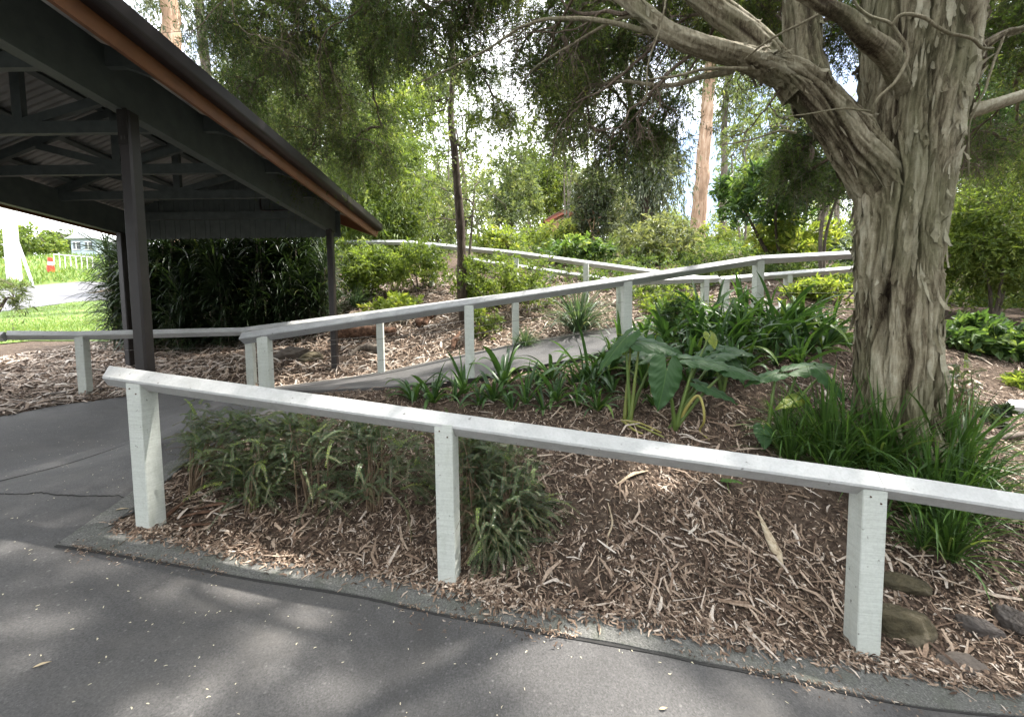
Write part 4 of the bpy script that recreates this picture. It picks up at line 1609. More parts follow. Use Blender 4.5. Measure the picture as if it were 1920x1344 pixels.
for (px, py, D, tx, ty, tD, r) in [(1315, 86, 2.66, 1180, 180, 3.0, .013), (1250, 60, 2.68, 1080, 120, 3.2, .013), (1195, 18, 2.74, 980, 110, 3.6, .014), (1110, -40, 2.95, 860, 90, 3.9, .014), (980, -100, 3.3, 760, 90, 4.3, .014),
                                   (800, -140, 4.0, 640, 120, 4.8, .012), (1345, 20, 2.85, 1230, 40, 3.4, .012), (1100, 430 * .375, 3.3, 1010, 260, 3.8, .010), (1230, 420 * .375, 3.0, 1150, 300, 3.4, .010), (1400, 62, 2.8, 1330, 190, 3.0, .009),
                                   (1480, 150, 2.7, 1420, 260, 2.9, .008), (620, -160, 4.9, 480, 80, 5.4, .012), (1870, 194, 2.66, 1900, 300, 2.9, .008), (1845, 88, 2.62, 1900, 180, 2.9, .008), (1500, 40, 2.9, 1420, 20, 3.4, .010)]:
    a_, b_ = P(px, py, D), P(tx, ty, tD)
    gnarl(a_, b_ - a_, np.linalg.norm(b_ - a_) * 1.1, r, 3)
spreadL.build('crown', M_PLEAF, tree)
twg.build('twigs', M_TWIG, tree)
# ------------------------------------------------------------------ strap-leaved plants
M_STRAP = leaf_mat('strap_leaf', [(0.0, (.022, .050, .020)), (0.5, (.050, .110, .034)), (0.85, (.10, .19, .042)), (1.0, (.22, .28, .06))], 0.36, 0.38, spec=0.45)
M_STRAPG = leaf_mat('grass_leaf', [(0.0, (.030, .062, .016)), (0.5, (.060, .125, .030)), (0.85, (.11, .20, .045)), (1.0, (.26, .27, .10))], 0.38, 0.4)
M_STRAPB = leaf_mat('blue_grass_leaf', [(0.0, (.05, .085, .05)), (0.5, (.085, .14, .085)), (0.85, (.14, .20, .12)), (1.0, (.30, .30, .18))], 0.28, 0.4)
M_CANE = leaf_mat('cane_leaf', [(0.0, (.009, .017, .008)), (0.5, (.019, .036, .014)), (0.85, (.040, .068, .024)), (1.0, (.13, .14, .05))], 0.26, 0.4, spec=0.4)  # leaf tones lowered to carry the shade of the shelter roof
M_BROAD = leaf_mat('broad_leaf', [(0.0, (.022, .060, .020)), (0.5, (.040, .095, .030)), (0.85, (.075, .15, .038)), (1.0, (.20, .24, .04))], 0.30, 0.5, spec=0.3)
M_STALK = leaf_mat('leaf_stalk', [(0.0, (.05, .09, .02)), (0.6, (.12, .18, .04)), (1.0, (.34, .30, .09))], 0.15, 0.4)

WCL = ([0, .10, .45, .8, 1], [.6, .8, 1, .75, .05])


def strap_plant(name, label, cat, mats, n, L, W, droop, rng, upright=0.55, group=None, part='leaves'):
    """one clump of arching straps, modelled round the origin"""
    t = empty(name, (0, 0, 0), label, cat, group)
    mb = MB()
    a = rng.uniform(0, 2 * PI, n)
    el = np.clip(rng.normal(upright, 0.28, n), 0.12, 1.5)
    D = np.column_stack([np.cos(a) * np.cos(el), np.sin(a) * np.cos(el), np.sin(el)])
    B = D * np.array([.03, .03, .0]) + rng.normal(size=(n, 3)) * np.array([.012, .012, 0])
    straps(mb, B, D, L * rng.uniform(0.6, 1.15, n), W * rng.uniform(.7, 1.15, n), droop * rng.uniform(.5, 1.5, n), rng, 9, np.clip(rng.beta(2, 2.2, n), 0, 1), 0.22, WCL)
    mb.build(part, mats, t, smooth=True)
    return t


rng = np.random.default_rng(31)
protos = []
used = []
SG = 'strap leaved plants between the near fence and the ramp'
for k in range(5):
    protos.append(strap_plant('strap_plant', '', 'plant', M_STRAP, [18, 15, 20, 15, 13][k], [.54, .48, .58, .42, .38][k], [.050, .046, .052, .042, .038][k], [1.9, 1.5, 2.1, 2.3, 1.7][k], rng, [1.0, 1.15, .95, .85, 1.1][k], SG))
front_row = [(775, 752, 1.0), (812, 755, .9), (850, 752, 1.0), (872, 738, 1.1), (898, 760, .8), (925, 752, 1.05), (945, 722, 1.25), (960, 768, .8), (985, 756, .9), (1018, 770, .75), (1034, 712, 1.15), (1042, 752, .8), (1075, 722, .95), (1082, 762, .7), (1108, 744, 1.0), (1125, 700, 1.1), (1150, 690, 1.0), (1012, 728, .8)]
back_row = [(1165, 668, 1.0), (1195, 655, 1.1), (1222, 668, 1.0), (1250, 642, 1.2), (1276, 655, 1.2), (1298, 628, 1.1), (1310, 648, 1.3), (1335, 628, 1.2), (1352, 655, 1.1), (1375, 622, 1.5), (1392, 645, 1.3), (1415, 652, 1.1), (1432, 662, 1.2), (1452, 640, 1.4), (1478, 662, 1.2), (1498, 648, 1.1), (1520, 664, 1.2), (1545, 655, 1.1), (1345, 610, 1.2), (1240, 690, .9), (1290, 690, .9), (1330, 690, 1.0), (1180, 700, .9), (1400, 690, .9), (1210, 640, 1.2), (1235, 625, 1.3), (1262, 618, 1.3), (1285, 610, 1.3), (1318, 612, 1.4), (1360, 640, 1.3), (1395, 605, 1.4), (1440, 610, 1.4), (1470, 615, 1.3), (1500, 620, 1.3), (1530, 630, 1.2), (1555, 640, 1.2), (1420, 630, 1.4), (1310, 672, 1.0), (1360, 676, 1.0), (1450, 686, 1.0), (1500, 686, 1.0), (1140, 712, .9), (1215, 705, .9), (1100, 716, 1.0), (1145, 735, .8), (1205, 728, .9), (1290, 716, .9), (1330, 712, .9), (1120, 770, .6), (1225, 760, .6), (1380, 712, .9)]


def strap_label(row, k):
    if row == 0:
        x = front_row[k][0]
        if k == 0:
            return 'leftmost strap-leaved plant of the row seen over the near rail'
        if x < 905:
            return 'strap-leaved plant beside the foot of the ramp post, in the front row'
        if x < 1000:
            return 'strap-leaved plant just right of the ramp post, in the front row'
        return 'strap-leaved plant between the ramp post and the arrow-leaved plants'
    x = back_row[k][0]
    if x < 1260:
        return 'strap-leaved plant behind the arrow-leaved plants, close under the ramp edge'
    if x < 1400:
        return 'strap-leaved plant in the dense mass left of the taller ramp post'
    return 'strap-leaved plant between the taller ramp post and the paperbark trunk'


groups_used = {}
for row, lst in ((0, front_row), (1, back_row)):
    for k, (px, py, s) in enumerate(lst):
        lab = strap_label(row, k)
        s *= .80 if row == 0 else .95
        pr = (k * 2 + row) % 5
        g = G(px, py)
        gname = SG + ', ' + ' '.join(lab.split()[3:])
        if protos[pr]['label'] == '' if 'label' in protos[pr] else True:
            o = protos[pr]
            o['label'] = lab
            o['group'] = gname
            o.location = tuple(g)
            o.rotation_euler = (0, 0, rng.uniform(0, 6.28))
            o.scale = (s, s, s)
        else:
            o = copy_tree(protos[pr], g, rng.uniform(0, 6.28), s * rng.uniform(.9, 1.1), lab, gname)

# lily grass tussocks round the foot of the paperbark
GG = 'grass tussocks round the foot of the paperbark'
gp_ = []
for k in range(3):
    gp_.append(strap_plant('grass_tussock', 'x', 'grass', M_STRAPG, [78, 62, 92][k], [.60, .50, .66][k], [.014, .013, .016][k], [1.5, 1.9, 1.3][k], rng, [1.05, .95, 1.12][k], GG))
spots = [(1470, 835, .75), (1505, 850, .9), (1545, 862, 1.0), (1580, 880, 1.1), (1615, 872, 1.0), (1650, 890, 1.0), (1690, 895, 1.05), (1730, 905, 1.0), (1770, 905, 1.1), (1802, 925, 1.15), (1700, 960, .9), (1750, 980, .9), (1800, 990, .9), (1725, 1030, .75), (1780, 1050, .7), (1560, 905, .8), (1640, 925, .8), (1480, 870, .6), (1845, 960, .7)]
for k, (px, py, s) in enumerate(spots):
    if py >= 955:
        lab = 'green grass tussock hanging behind the right end of the near fence'
    elif px < 1530:
        lab = 'green grass tussock in front of the paperbark, left of its trunk'
    elif px < 1760:
        lab = 'green grass tussock directly in front of the paperbark trunk'
    else:
        lab = 'tall green grass tussock at the right foot of the paperbark'
    g = G(px, py)
    gn = GG + ': ' + ' '.join(lab.split()[2:])
    if k < 3:
        o = gp_[k]
        o['label'] = lab; o['group'] = gn
        o.location = tuple(g); o.rotation_euler = (0, 0, rng.uniform(0, 6.28)); o.scale = (s, s, s)
    else:
        copy_tree(gp_[k % 3], g, rng.uniform(0, 6.28), s, lab, gn)

# blue-green tussocks beyond the ramp
bt = strap_plant('grass_tussock', 'big blue-green grass tussock at the far edge of the ramp, before the bright bush', 'grass', M_STRAPB, 260, .75, .016, 1.7, rng, 1.0)
bt.location = tuple(G(1085, 626)); bt.scale = (1.25, 1.25, 1.15)
copy_tree(bt, G(985, 655), 1.2, .52, 'small pale grass tussock beside the uphill fence post of the ramp')
copy_tree(bt, G(668, 578), 2.2, .75, 'pale grass tussock on the bank just right of the far shelter post')
copy_tree(bt, G(545, 585), 4.2, .62, 'pale grass tussock between the cane hedge and the far shelter post')

# ------------------------------------------------------------------ big arrow-shaped leaves (elephant ears)
def arrow_leaf(mb, att, tipdir, nrm_, L, W, rng, tint, curl=0.25, wave=0.02, nu=44, nv=20):
    """blade with two rear lobes, a deep notch where the stalk joins, veins pressed in"""
    tipdir = nrm(np.asarray(tipdir, float))
    n_ = nrm(np.asarray(nrm_, float) - tipdir * np.dot(nrm_, tipdir))
    s_ = np.cross(tipdir, n_)
    V, q, TT = [], [], []
    for side in (-1, 1):
        base = len(V)
        for i in range(nu):
            u = i / (nu - 1)                   # 0 = lobe end, 1 = tip
            x = -0.38 + 1.38 * u
            hw = 0.5 * (np.interp(x, [-.38, -.31, -.18, -.02, .14, .36, .62, .85, .96, 1.0], [.34, .70, .95, 1.0, 1.0, .90, .62, .28, .08, .0]))
            inner = 0.0 if x > 0 else (0.5 * np.interp(x, [-.38, -.2, -.06, 0], [.26, .10, .05, 0]))
            for j in range(nv):
                v = j / (nv - 1)
                y = inner + (hw - inner) * v
                zz = -curl * (x ** 2) * 0.6 - 0.35 * (y ** 2) * curl * 4 + 0.05 * v - 0.10 * curl * (x < 0) * x * -2
                zz += wave * math.sin(x * 26 + side) * v ** 2 + 0.006 * math.cos((x * 0.8 - v * 0.35) * 55) * v * (1 - v) * 3
                ve = max(0.0, math.cos((x * 0.8 - v * 0.30) * 62)) ** 6 * min(1, (1 - v) * 2.5)
                mid_ = max(0.0, 1 - abs(y) / .022) if x > -.02 else 0.0
                TT.append(min(1, tint + .16 * ve + .45 * mid_ + .06 * math.sin(x * 9 + v * 5 + side)))
                V.append(np.asarray(att) + tipdir * x * L + s_ * side * y * W + n_ * zz * L)
        for i in range(nu - 1):
            for j in range(nv - 1):
                k0 = base + i * nv + j
                f = [k0, k0 + nv, k0 + nv + 1, k0 + 1]
                q.append(f if side > 0 else f[::-1])
    mb.add(np.array(V), q, None, np.array(TT))


def ear_plant(base_px, leaves_, label):
    g = G(*base_px)
    t = empty('arrow_leaf_plant', g, label, 'plant')
    for (px, py, D, tx, ty, dD, nx_, ny_, nz_, L, W, tint, curl) in leaves_:
        att = P(px, py, D)
        tip = P(tx, ty, D + dD)
        mb = MB()
        arrow_leaf(mb, att, tip - att, (nx_, ny_, nz_), np.linalg.norm(tip - att) * 1.06 if L is None else L, W * 1.25, rng, tint, curl)
        lf = mb.build('leaf', M_BROAD, t, smooth=True)
        m2 = MB()
        b0 = g + rng.normal(size=3) * np.array([.02, .02, 0])
        mid = b0 * .45 + att * .55 + np.array([0, 0, .12 * np.linalg.norm(att - b0)])
        tt = np.linspace(0, 1, 16)[:, None]
        pts = b0 * (1 - tt) ** 2 + 2 * mid * tt * (1 - tt) + att * tt ** 2
        m2.tube(pts, np.linspace(.019, .006, 16), 8, tint=np.float64(rng.uniform(.2, .75)))
        m2.build('stalk', M_STALK, t, smooth=True)
    return t


D1, D2, D3 = G(1178, 792)[1], G(1262, 806)[1], G(1440, 832)[1]
pA = ear_plant((1178, 792), [
    (1200, 640, D1 + .05, 1284, 655, -.02, .1, -.5, .8, None, .20, .35, .3),
    (1172, 634, D1 + .05, 1118, 690, -.05, -.3, -.4, .8, None, .14, .5, .35),
    (1185, 632, D1 + .1, 1160, 622, .12, 0, .1, 1, .16, .10, .95, .3),
    (1230, 668, D1 + .2, 1180, 682, .05, 0, -.3, 1, None, .12, .6, .3)],
    'arrow-leaved plant with a fan of pale stalks, left of the pair in the bed')
pB = ear_plant((1262, 806), [
    (1250, 692, D2 - .06, 1238, 766, -.10, .10, -1, .30, None, .215, .30, .25),
    (1305, 675, D2 + .02, 1395, 690, -.05, .05, -.45, .9, None, .17, .42, .25),
    (1370, 690, D2 - .02, 1436, 704, -.10, .2, -.5, .85, None, .16, .36, .5),
    (1318, 722, D2 - .0, 1385, 750, -.06, .0, -.5, .85, None, .12, .25, .3),
    (1332, 628, D2 + .3, 1342, 650, -.1, 0, -.8, .5, None, .09, .99, .4),
    (1345, 668, D2 + .25, 1395, 655, .1, 0, -.3, .95, None, .13, .35, .3)],
    'arrow-leaved plant with one big leaf hanging toward the camera, mid bed')
pC = ear_plant((1440, 832), [
    (1455, 700, D3 + .1, 1400, 716, -.05, -.2, -.4, .9, None, .11, .5, .3),
    (1545, 700, D3 - .05, 1596, 750, -.12, .35, -.6, .7, None, .18, .32, .45),
    (1500, 690, D3 + .1, 1568, 676, .1, 0, -.4, .9, None, .15, .6, .3),
    (1500, 745, D3 + .0, 1460, 762, -.1, -.2, -.7, .6, None, .09, .97, .3),
    (1432, 806, D3 - .1, 1436, 840, -.08, 0, -.8, .6, None, .11, .30, .3)],
    'arrow-leaved plant leaning against the left side of the paperbark trunk')
D4, D5 = G(1225, 742)[1], G(1352, 735)[1]
ear_plant((1225, 742), [
    (1215, 660, D4, 1160, 672, -.05, -.2, -.4, .9, None, .15, .4, .3),
    (1245, 655, D4 + .05, 1290, 668, -.05, .2, -.4, .9, None, .15, .3, .35),
    (1228, 640, D4 + .12, 1222, 676, -.1, 0, -.9, .5, None, .13, .5, .3)],
    'small arrow-leaved plant behind the pair, at the edge of the strap-leaved band')
ear_plant((1352, 735), [
    (1362, 652, D5, 1420, 662, -.05, .1, -.4, .9, None, .16, .35, .35),
    (1335, 660, D5 - .03, 1290, 690, -.08, -.2, -.6, .8, None, .15, .45, .3),
    (1372, 676, D5 - .05, 1398, 716, -.1, .2, -.9, .5, None, .14, .3, .3)],
    'small arrow-leaved plant between the hanging big leaf and the paperbark trunk')
# wilted yellow stalk and fallen stalks
mb = MB()
b0 = G(1268, 800)
mb.tube(smooth_poly([b0, P(1290, 760, D2 - .03), P(1308, 742, D2 - .06), P(1318, 760, D2 - .10), P(1320, 790, D2 - .12), G(1312, 812) + [0, 0, .02], G(1330, 828) + [0, 0, .015]], 40), np.linspace(.014, .006, 40), 7, tint=1.0)
mb.build('wilted_stalk', M_STALK, pB, smooth=True)
for k_, pp_ in enumerate([[(1170, 795), (1200, 800), (1240, 818)], [(1180, 798), (1215, 812), (1245, 826)], [(1165, 792), (1190, 812), (1205, 818)]]):
    mb = MB()
    q_ = smooth_poly([G(*a) + [0, 0, .03 - .004 * k_] for a in pp_], 16)
    mb.tube(q_, np.linspace(.011, .006, 16), 6, tint=[1.0, .8, .9][k_])
    mb.build('fallen_stalk', M_STALK, pA, smooth=True)

# ------------------------------------------------------------------ fine-leaved shrubs right behind the near fence
M_FINE = leaf_mat('box_leaf', [(0.0, (.028, .050, .026)), (0.5, (.062, .100, .046)), (0.85, (.115, .165, .062)), (1.0, (.24, .34, .06))], 0.34, 0.35, spec=0.5)
M_STEM = bark_mat('shrub_stem', (.08, .055, .035), (.16, .115, .075), (.26, .20, .14), (20, 20, 5), 0.4)


PXY = [P(264, 700, 2.24)[:2], P(836, 766, 2.0)[:2], P(1630, 882, 1.75)[:2]]


def fine_shrub(label, stems_px, body, seed, n_fr, leafL=.011):
    """arching fronds with two neat rows of tiny leaves"""
    r = np.random.default_rng(seed)
    t = empty('box_leaf_shrub', G(*stems_px[0]), label, 'shrub')
    ms, ml = MB(), MB()
    B_, D_, L_, W_, T_, S_, N_ = [], [], [], [], [], [], []
    roots = [G(*s) for s in stems_px]
    for _k in range(n_fr):
        bx = body[r.integers(len(body))]
        c = P(bx[0] + r.normal() * bx[2] * .5, bx[1] + r.normal() * bx[3] * .5, bx[4] + r.normal() * bx[5])
        c[2] = max(c[2], H1(c[0], c[1]) + 0.03)
        rt = roots[int(np.argmin([np.linalg.norm(c[:2] - q[:2]) + r.uniform(0, .15) for q in roots]))] + r.normal(size=3) * [.03, .03, 0]
        if _k < 16 or _k % 40 == 0:
            mid = rt * .4 + c * .6 + np.array([0, 0, .18])
            tt = np.linspace(0, 1, 9)[:, None]
            ms.tube(rt * (1 - tt) ** 2 + 2 * mid * tt * (1 - tt) + c * tt ** 2, np.linspace(.0055, .002, 9), 5)
        d = nrm(nrm((c - rt) * [1, 1, .3]) * .7 + r.normal(size=3) * [.6, .6, .3])
        fl = r.uniform(.08, .21)
        dr = r.uniform(.3, 1.3)
        m = int(fl / .0072)
        tt = np.linspace(0, 1, m)[:, None]
        pts = c + d * fl * tt + np.array([0, 0, -1]) * dr * fl * tt ** 2 * .6
        ms.tube(pts[::max(1, m // 6)], .0011, 3, cap=False)
        if min(np.min(np.linalg.norm(pts[:, :2] - q_, axis=1)) for q_ in PXY) < .125:
            continue
        tan = nrm(np.gradient(pts, axis=0))
        up = nrm(np.array([0, 0, 1.0]) + r.normal(size=3) * .5)
        sd_ = nrm(np.cross(tan, up))
        tn = r.beta(2, 2.6) if r.random() > .07 else 1.0
        for sg in (-1, 1):
            B_.append(pts); D_.append(nrm(sd_ * sg + tan * .35 + r.normal(size=pts.shape) * .12)); S_.append(tan)
            T_.append(np.clip(tn * .7 + .3 * r.random(m), 0, 1)); L_.append(leafL * (1.1 - .5 * tt[:, 0]) * r.uniform(.8, 1.2, m))
    B_ = np.vstack(B_); D_ = np.vstack(D_); S_ = np.vstack(S_)
    N_ = nrm(np.cross(S_, D_)); S_ = np.cross(D_, N_)
    L_ = np.concatenate(L_)
    leaves(ml, B_, D_, S_, N_, L_, L_ * .62, np.concatenate(T_), 0.1)
    ml.build('foliage', M_FINE, t)
    ms.build('stems', M_STEM, t)


fine_shrub('wide low box-leaved shrub between the first two posts of the near fence', [(575, 955), (470, 962), (595, 950), (700, 955), (360, 925), (570, 948)],
           [(430, 860, 50, 60, 2.55, .16), (520, 850, 70, 60, 2.6, .2), (600, 840, 80, 50, 2.6, .22), (700, 850, 80, 60, 2.55, .2), (780, 880, 50, 60, 2.45, .16), (480, 910, 60, 35, 2.5, .1), (560, 808, 80, 26, 2.65, .12), (450, 800, 55, 28, 2.65, .1), (690, 812, 70, 22, 2.6, .1), (370, 830, 22, 60, 2.65, .1), (650, 915, 70, 30, 2.55, .14)], 41, 1750, .0138)
fine_shrub('dense dark box-leaved shrub just right of the middle post of the near fence', [(925, 1010), (880, 1000), (950, 1005)],
           [(900, 870, 45, 55, 2.35, .12), (960, 900, 55, 60, 2.35, .12), (900, 960, 40, 60, 2.25, .1), (985, 960, 45, 45, 2.25, .1), (925, 1015, 45, 30, 2.15, .06), (880, 840, 60, 40, 2.45, .1)], 42, 1300, .0138)
fine_shrub('small grey-green box-leaved shrub right of the paperbark trunk', [(1800, 800), (1815, 805)],
           [(1800, 720, 25, 45, 3.3, .1), (1815, 770, 25, 35, 3.3, .1)], 43, 90, .016)
# ------------------------------------------------------------------ shrubs and trees of the background
def lm(name, d, m, l, y, trans=0.38, rough=0.5):
    d, m, l, y = [tuple(c_ * .86 + .14 * (q[0] * .4 + q[1] * .6) for c_ in q) for q in (d, m, l, y)]  # leaf tones greyed, so haze over the background sits in the colour
    return leaf_mat(name, [(0.0, d), (0.45, m), (0.8, l), (1.0, y)], trans, rough)


L_ACACIA = lm('acacia_leaf', (.055, .095, .014), (.12, .185, .024), (.20, .27, .036), (.30, .34, .07), .5)
L_OLIVE = lm('olive_leaf', (.045, .070, .024), (.095, .135, .045), (.16, .205, .07), (.26, .28, .12), .45)
L_GREY = lm('grey_green_leaf', (.035, .052, .028), (.075, .098, .052), (.125, .15, .08), (.20, .21, .12))
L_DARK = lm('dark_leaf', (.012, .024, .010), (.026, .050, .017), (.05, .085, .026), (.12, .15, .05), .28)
L_MID = lm('mid_green_leaf', (.026, .064, .018), (.062, .13, .030), (.115, .20, .042), (.22, .28, .07), .42)
L_YELLOW = lm('yellow_green_leaf', (.075, .12, .016), (.16, .23, .026), (.26, .32, .04), (.38, .38, .08), .5)
L_PALE = lm('pale_leaf', (.07, .095, .035), (.14, .17, .06), (.22, .25, .10), (.33, .33, .17), .42)
B_GREY = bark_mat('grey_bark', (.06, .05, .04), (.13, .11, .09), (.24, .20, .165), (10, 10, 2), 0.5)
B_GUM = bark_mat('salmon_gum_bark', (.17, .11, .075), (.34, .225, .15), (.50, .39, .30), (5, 5, .8), 0.3)
B_DARKB = bark_mat('dark_bark', (.028, .02, .015), (.06, .045, .034), (.12, .095, .075), (14, 14, 3), 0.6)


def bush(name, label, cat, pxc, pyt, pyb, hw, D, mat, seed, lpx=9.0, wpx=3.0, cover=2.2, n_cl=26, base=None, depth=None, droop=0.4, tw=0.35, bark=None, group=None, up_bias=0.0, spread=0.75, out=0.6, stems=3, ragged=1.0, twigs=True, trunk=None, crx=.30, n_lf=14, tr_w=None, updir=(0, 0, 0.15)):
    """a shrub or tree whose crown fills the given patch of the photo at its own distance D"""
    r = np.random.default_rng(seed)
    c = P(pxc, (pyt + pyb) / 2, D)
    sx = hw * D / F_PX
    sz = (pyb - pyt) / 2 * D / F_PX
    sy = depth if depth else min(sx * 0.9, 2.2)
    b = np.array([c[0], c[1], 0]) if base is None else np.array([P(base, 500, D)[0], D, 0])
    b[2] = H1(b[0], b[1])
    t = empty(name, b, label, cat, group)
    C, R = [], []
    n_cl = int(n_cl * 1.5)
    while len(C) < n_cl:
        u = r.uniform(-1, 1, 3)
        q = np.linalg.norm(u)
        if q > 1 or q < 0.25:
            continue
        # lobed outline: reach varies with direction
        lob = 0.78 + 0.34 * ragged * fbm(np.array([[u[0] / q * 1.6 + seed, u[1] / q * 1.6, u[2] / q * 1.6]]), 2, seed)[0]
        C.append(c + u * np.array([sx, sy, sz]) * lob * 0.95)
        R.append(r.uniform(0.55, 1.2) * crx * (sx * sz * sy) ** (1 / 3))
    C = np.array(C); R = np.array(R)
    C[:, 2] = np.maximum(C[:, 2], H(C[:, 0], C[:, 1]) + R * 0.5)
    l, w = lpx * D / F_PX, wpx * D / F_PX
    N = 2.3 * cover * PI * hw * (pyb - pyt) / 2 / (lpx * wpx * 0.5)
    n_tw = max(3, int(N / n_cl / n_lf))
    ml, mt = MB(), MB()
    spray(ml, mt if twigs else None, C, R, n_tw, n_lf, tw * (D / 8) ** 0.5, droop, l, w, r, out=out, tw_r=0.0016 * D / 5, spread=spread, twig_every=2, up_bias=up_bias, updir=updir)
    f = ml.build('crown' if cat == 'tree' else 'foliage', mat, t)
    rt = []
    ms = MB()
    if trunk is not None:
        tp_ = smooth_poly([b - [0, 0, .15]] + [P(*a) for a in trunk], 40)
        tw_ = np.linspace(tr_w[0], tr_w[1], 40) * D / F_PX / 2
        tp_ = tp_ + (tw_[:, None] * 0.25) * np.column_stack([fbm(tp_ * 1.2, 2, seed + 1), fbm(tp_ * 1.2 + 9, 2, seed + 2), np.zeros(40)])
        ms.tube(tp_, tw_ * (1 + 0.10 * fbm(tp_ * 3, 2, seed)), 12)
        rt = list(tp_[14:])
    else:
        for s in range(stems):
            a = r.uniform(0, 2 * PI)
            e = c + np.array([math.cos(a) * sx * .35, math.sin(a) * sy * .35, -sz * .35])
            q_ = smooth_poly([b + [math.cos(a) * .05, math.sin(a) * .05, -.08], (b + e) / 2 + r.normal(size=3) * .06 * sx, e], 12)
            ms.tube(q_, np.linspace(.012, .006, 12) * (1 + D / 10) * (1.6 if cat == 'tree' else 1), 6, cap=False)
            rt += list(q_[5:])
    branch_net(ms, rt, C, r, .0022 * (1 + D / 9), 0.1, 5, 6, rmax=.02 * (1 + D / 6))
    ms.build('trunk' if (trunk is not None or cat == 'tree') else 'stems', bark or B_GREY, t, smooth=True)
    return t


# -- left centre: bright weeping acacias and what stands round them
bush('weeping_acacia', 'bright yellow-green weeping acacia just right of the shelter roof end', 'tree', 705, 185, 500, 120, 11, L_ACACIA, 1, 11, 2.2, 3.0, 46, droop=1.1, tw=.6, spread=.45, out=.4)
bush('weeping_acacia', 'pale weeping acacia rising behind the slope of the shelter roof', 'tree', 570, 150, 400, 105, 14, L_OLIVE, 2, 10, 2.2, 2.2, 40, droop=1.0, tw=.6, spread=.5)
bush('leafy_shrub', 'shaded green shrub under the end of the shelter roof', 'shrub', 690, 440, 565, 75, 9.0, L_ACACIA, 3, 8, 3.2, 2.3, 26)
bush('leafy_shrub', 'sunlit shrub grown through the white fence left of the slender tree', 'shrub', 785, 435, 550, 66, 8.9, L_ACACIA, 4, 8, 3.2, 1.6, 22)
bush('leafy_shrub', 'feathery bright shrub below the upper fence, right of the slender tree', 'shrub', 950, 474, 598, 112, 7.6, L_ACACIA, 5, 7, 2.6, 1.9, 34, tw=.28)
bush('leafy_shrub', 'yellow-green shrub at the back of the upper path near the slender tree', 'shrub', 930, 420, 485, 62, 11.4, L_YELLOW, 6, 8, 3, 2.0, 22)
bush('leafy_shrub', 'dark glossy low shrub behind the upper fence in the centre', 'shrub', 1085, 442, 500, 85, 10.6, L_MID, 7, 11, 5.5, 2.6, 34, up_bias=.6)
bush('leafy_shrub', 'light green grassy shrub above the glossy shrub, below the cottage gable', 'shrub', 1040, 415, 465, 95, 13.5, L_YELLOW, 8, 8, 2.5, 2.2, 24)
bush('small_tree', 'olive green tree behind the slender tree, left half of the centre', 'tree', 800, 300, 470, 95, 14.5, L_OLIVE, 9, 8, 3, 1.9, 36, droop=.5)
bush('small_tree', 'feathery grey-green tree left of the cottage gable', 'tree', 960, 250, 450, 80, 17, L_OLIVE, 10, 7.5, 2.6, 1.5, 36, droop=.6)
bush('leafy_shrub', 'rounded pale grey-green shrub right of the cottage gable', 'shrub', 1120, 300, 470, 72, 13, L_GREY, 11, 8, 2.0, 2.6, 38, droop=.3, tw=.4, spread=.5, bark=B_GUM)
bush('leafy_shrub', 'pale yellowish feathery shrub in the gap left of the salmon gum trunk', 'shrub', 1225, 395, 520, 92, 10.5, L_PALE, 12, 9, 2.0, 2.6, 40, droop=.7, tw=.4, spread=.45)
bush('leafy_shrub', 'bright small-leaved shrub beyond the ramp, between the two tall ramp posts', 'shrub', 1255, 530, 632, 78, 7.0, L_YELLOW, 13, 7, 3.4, 2.4, 36, tw=.22)
bush('leafy_shrub', 'thin many-stemmed shrub at the far edge of the ramp by the second post', 'shrub', 905, 560, 655, 42, 6.7, L_ACACIA, 14, 8, 3.2, .8, 16, tw=.2, stems=7, bark=M_STEM)
bush('leafy_shrub', 'pale sunlit shrub between the upper fence and the turn of the ramp', 'shrub', 1370, 470, 560, 62, 8.0, L_PALE, 15, 8, 2.4, 1.9, 26, tw=.3)
bush('leafy_shrub', 'upright wispy shrub among the strap-leaved plants in the bed', 'shrub', 1265, 545, 650, 60, 4.9, L_MID, 16, 15, 4.2, .75, 18, tw=.34, stems=5, bark=M_STEM)
bush('leafy_shrub', 'low sprawling shrub with wavy yellow-green leaves by the far shelter post', 'shrub', 745, 545, 610, 75, 8.0, L_YELLOW, 17, 12, 5, .8, 18)

# -- the slender tree
st = bush('slender_tree', 'slender dark-barked tree standing alone beyond the ramp', 'tree', 862, 110, 330, 110, 7.3, L_OLIVE, 20, 8, 2.6, .34, 40, base=868, droop=.5, tw=.42, bark=B_DARKB, trunk=[(868, 560, 7.3), (866, 470, 7.3), (860, 380, 7.3), (852, 290, 7.3), (845, 220, 7.35), (850, 120, 7.4), (842, 40, 7.4)], tr_w=(20, 8), ragged=1.6)
bush('small_tree', 'sparse lacy sapling with bare twigs spreading from behind the slender tree', 'tree', 870, 300, 470, 125, 8.2, L_OLIVE, 21, 6, 2.4, .35, 34, base=880, tw=.3, bark=B_GREY, trunk=[(878, 520, 8.2), (884, 430, 8.2), (890, 350, 8.2)], tr_w=(7, 3), ragged=1.4)

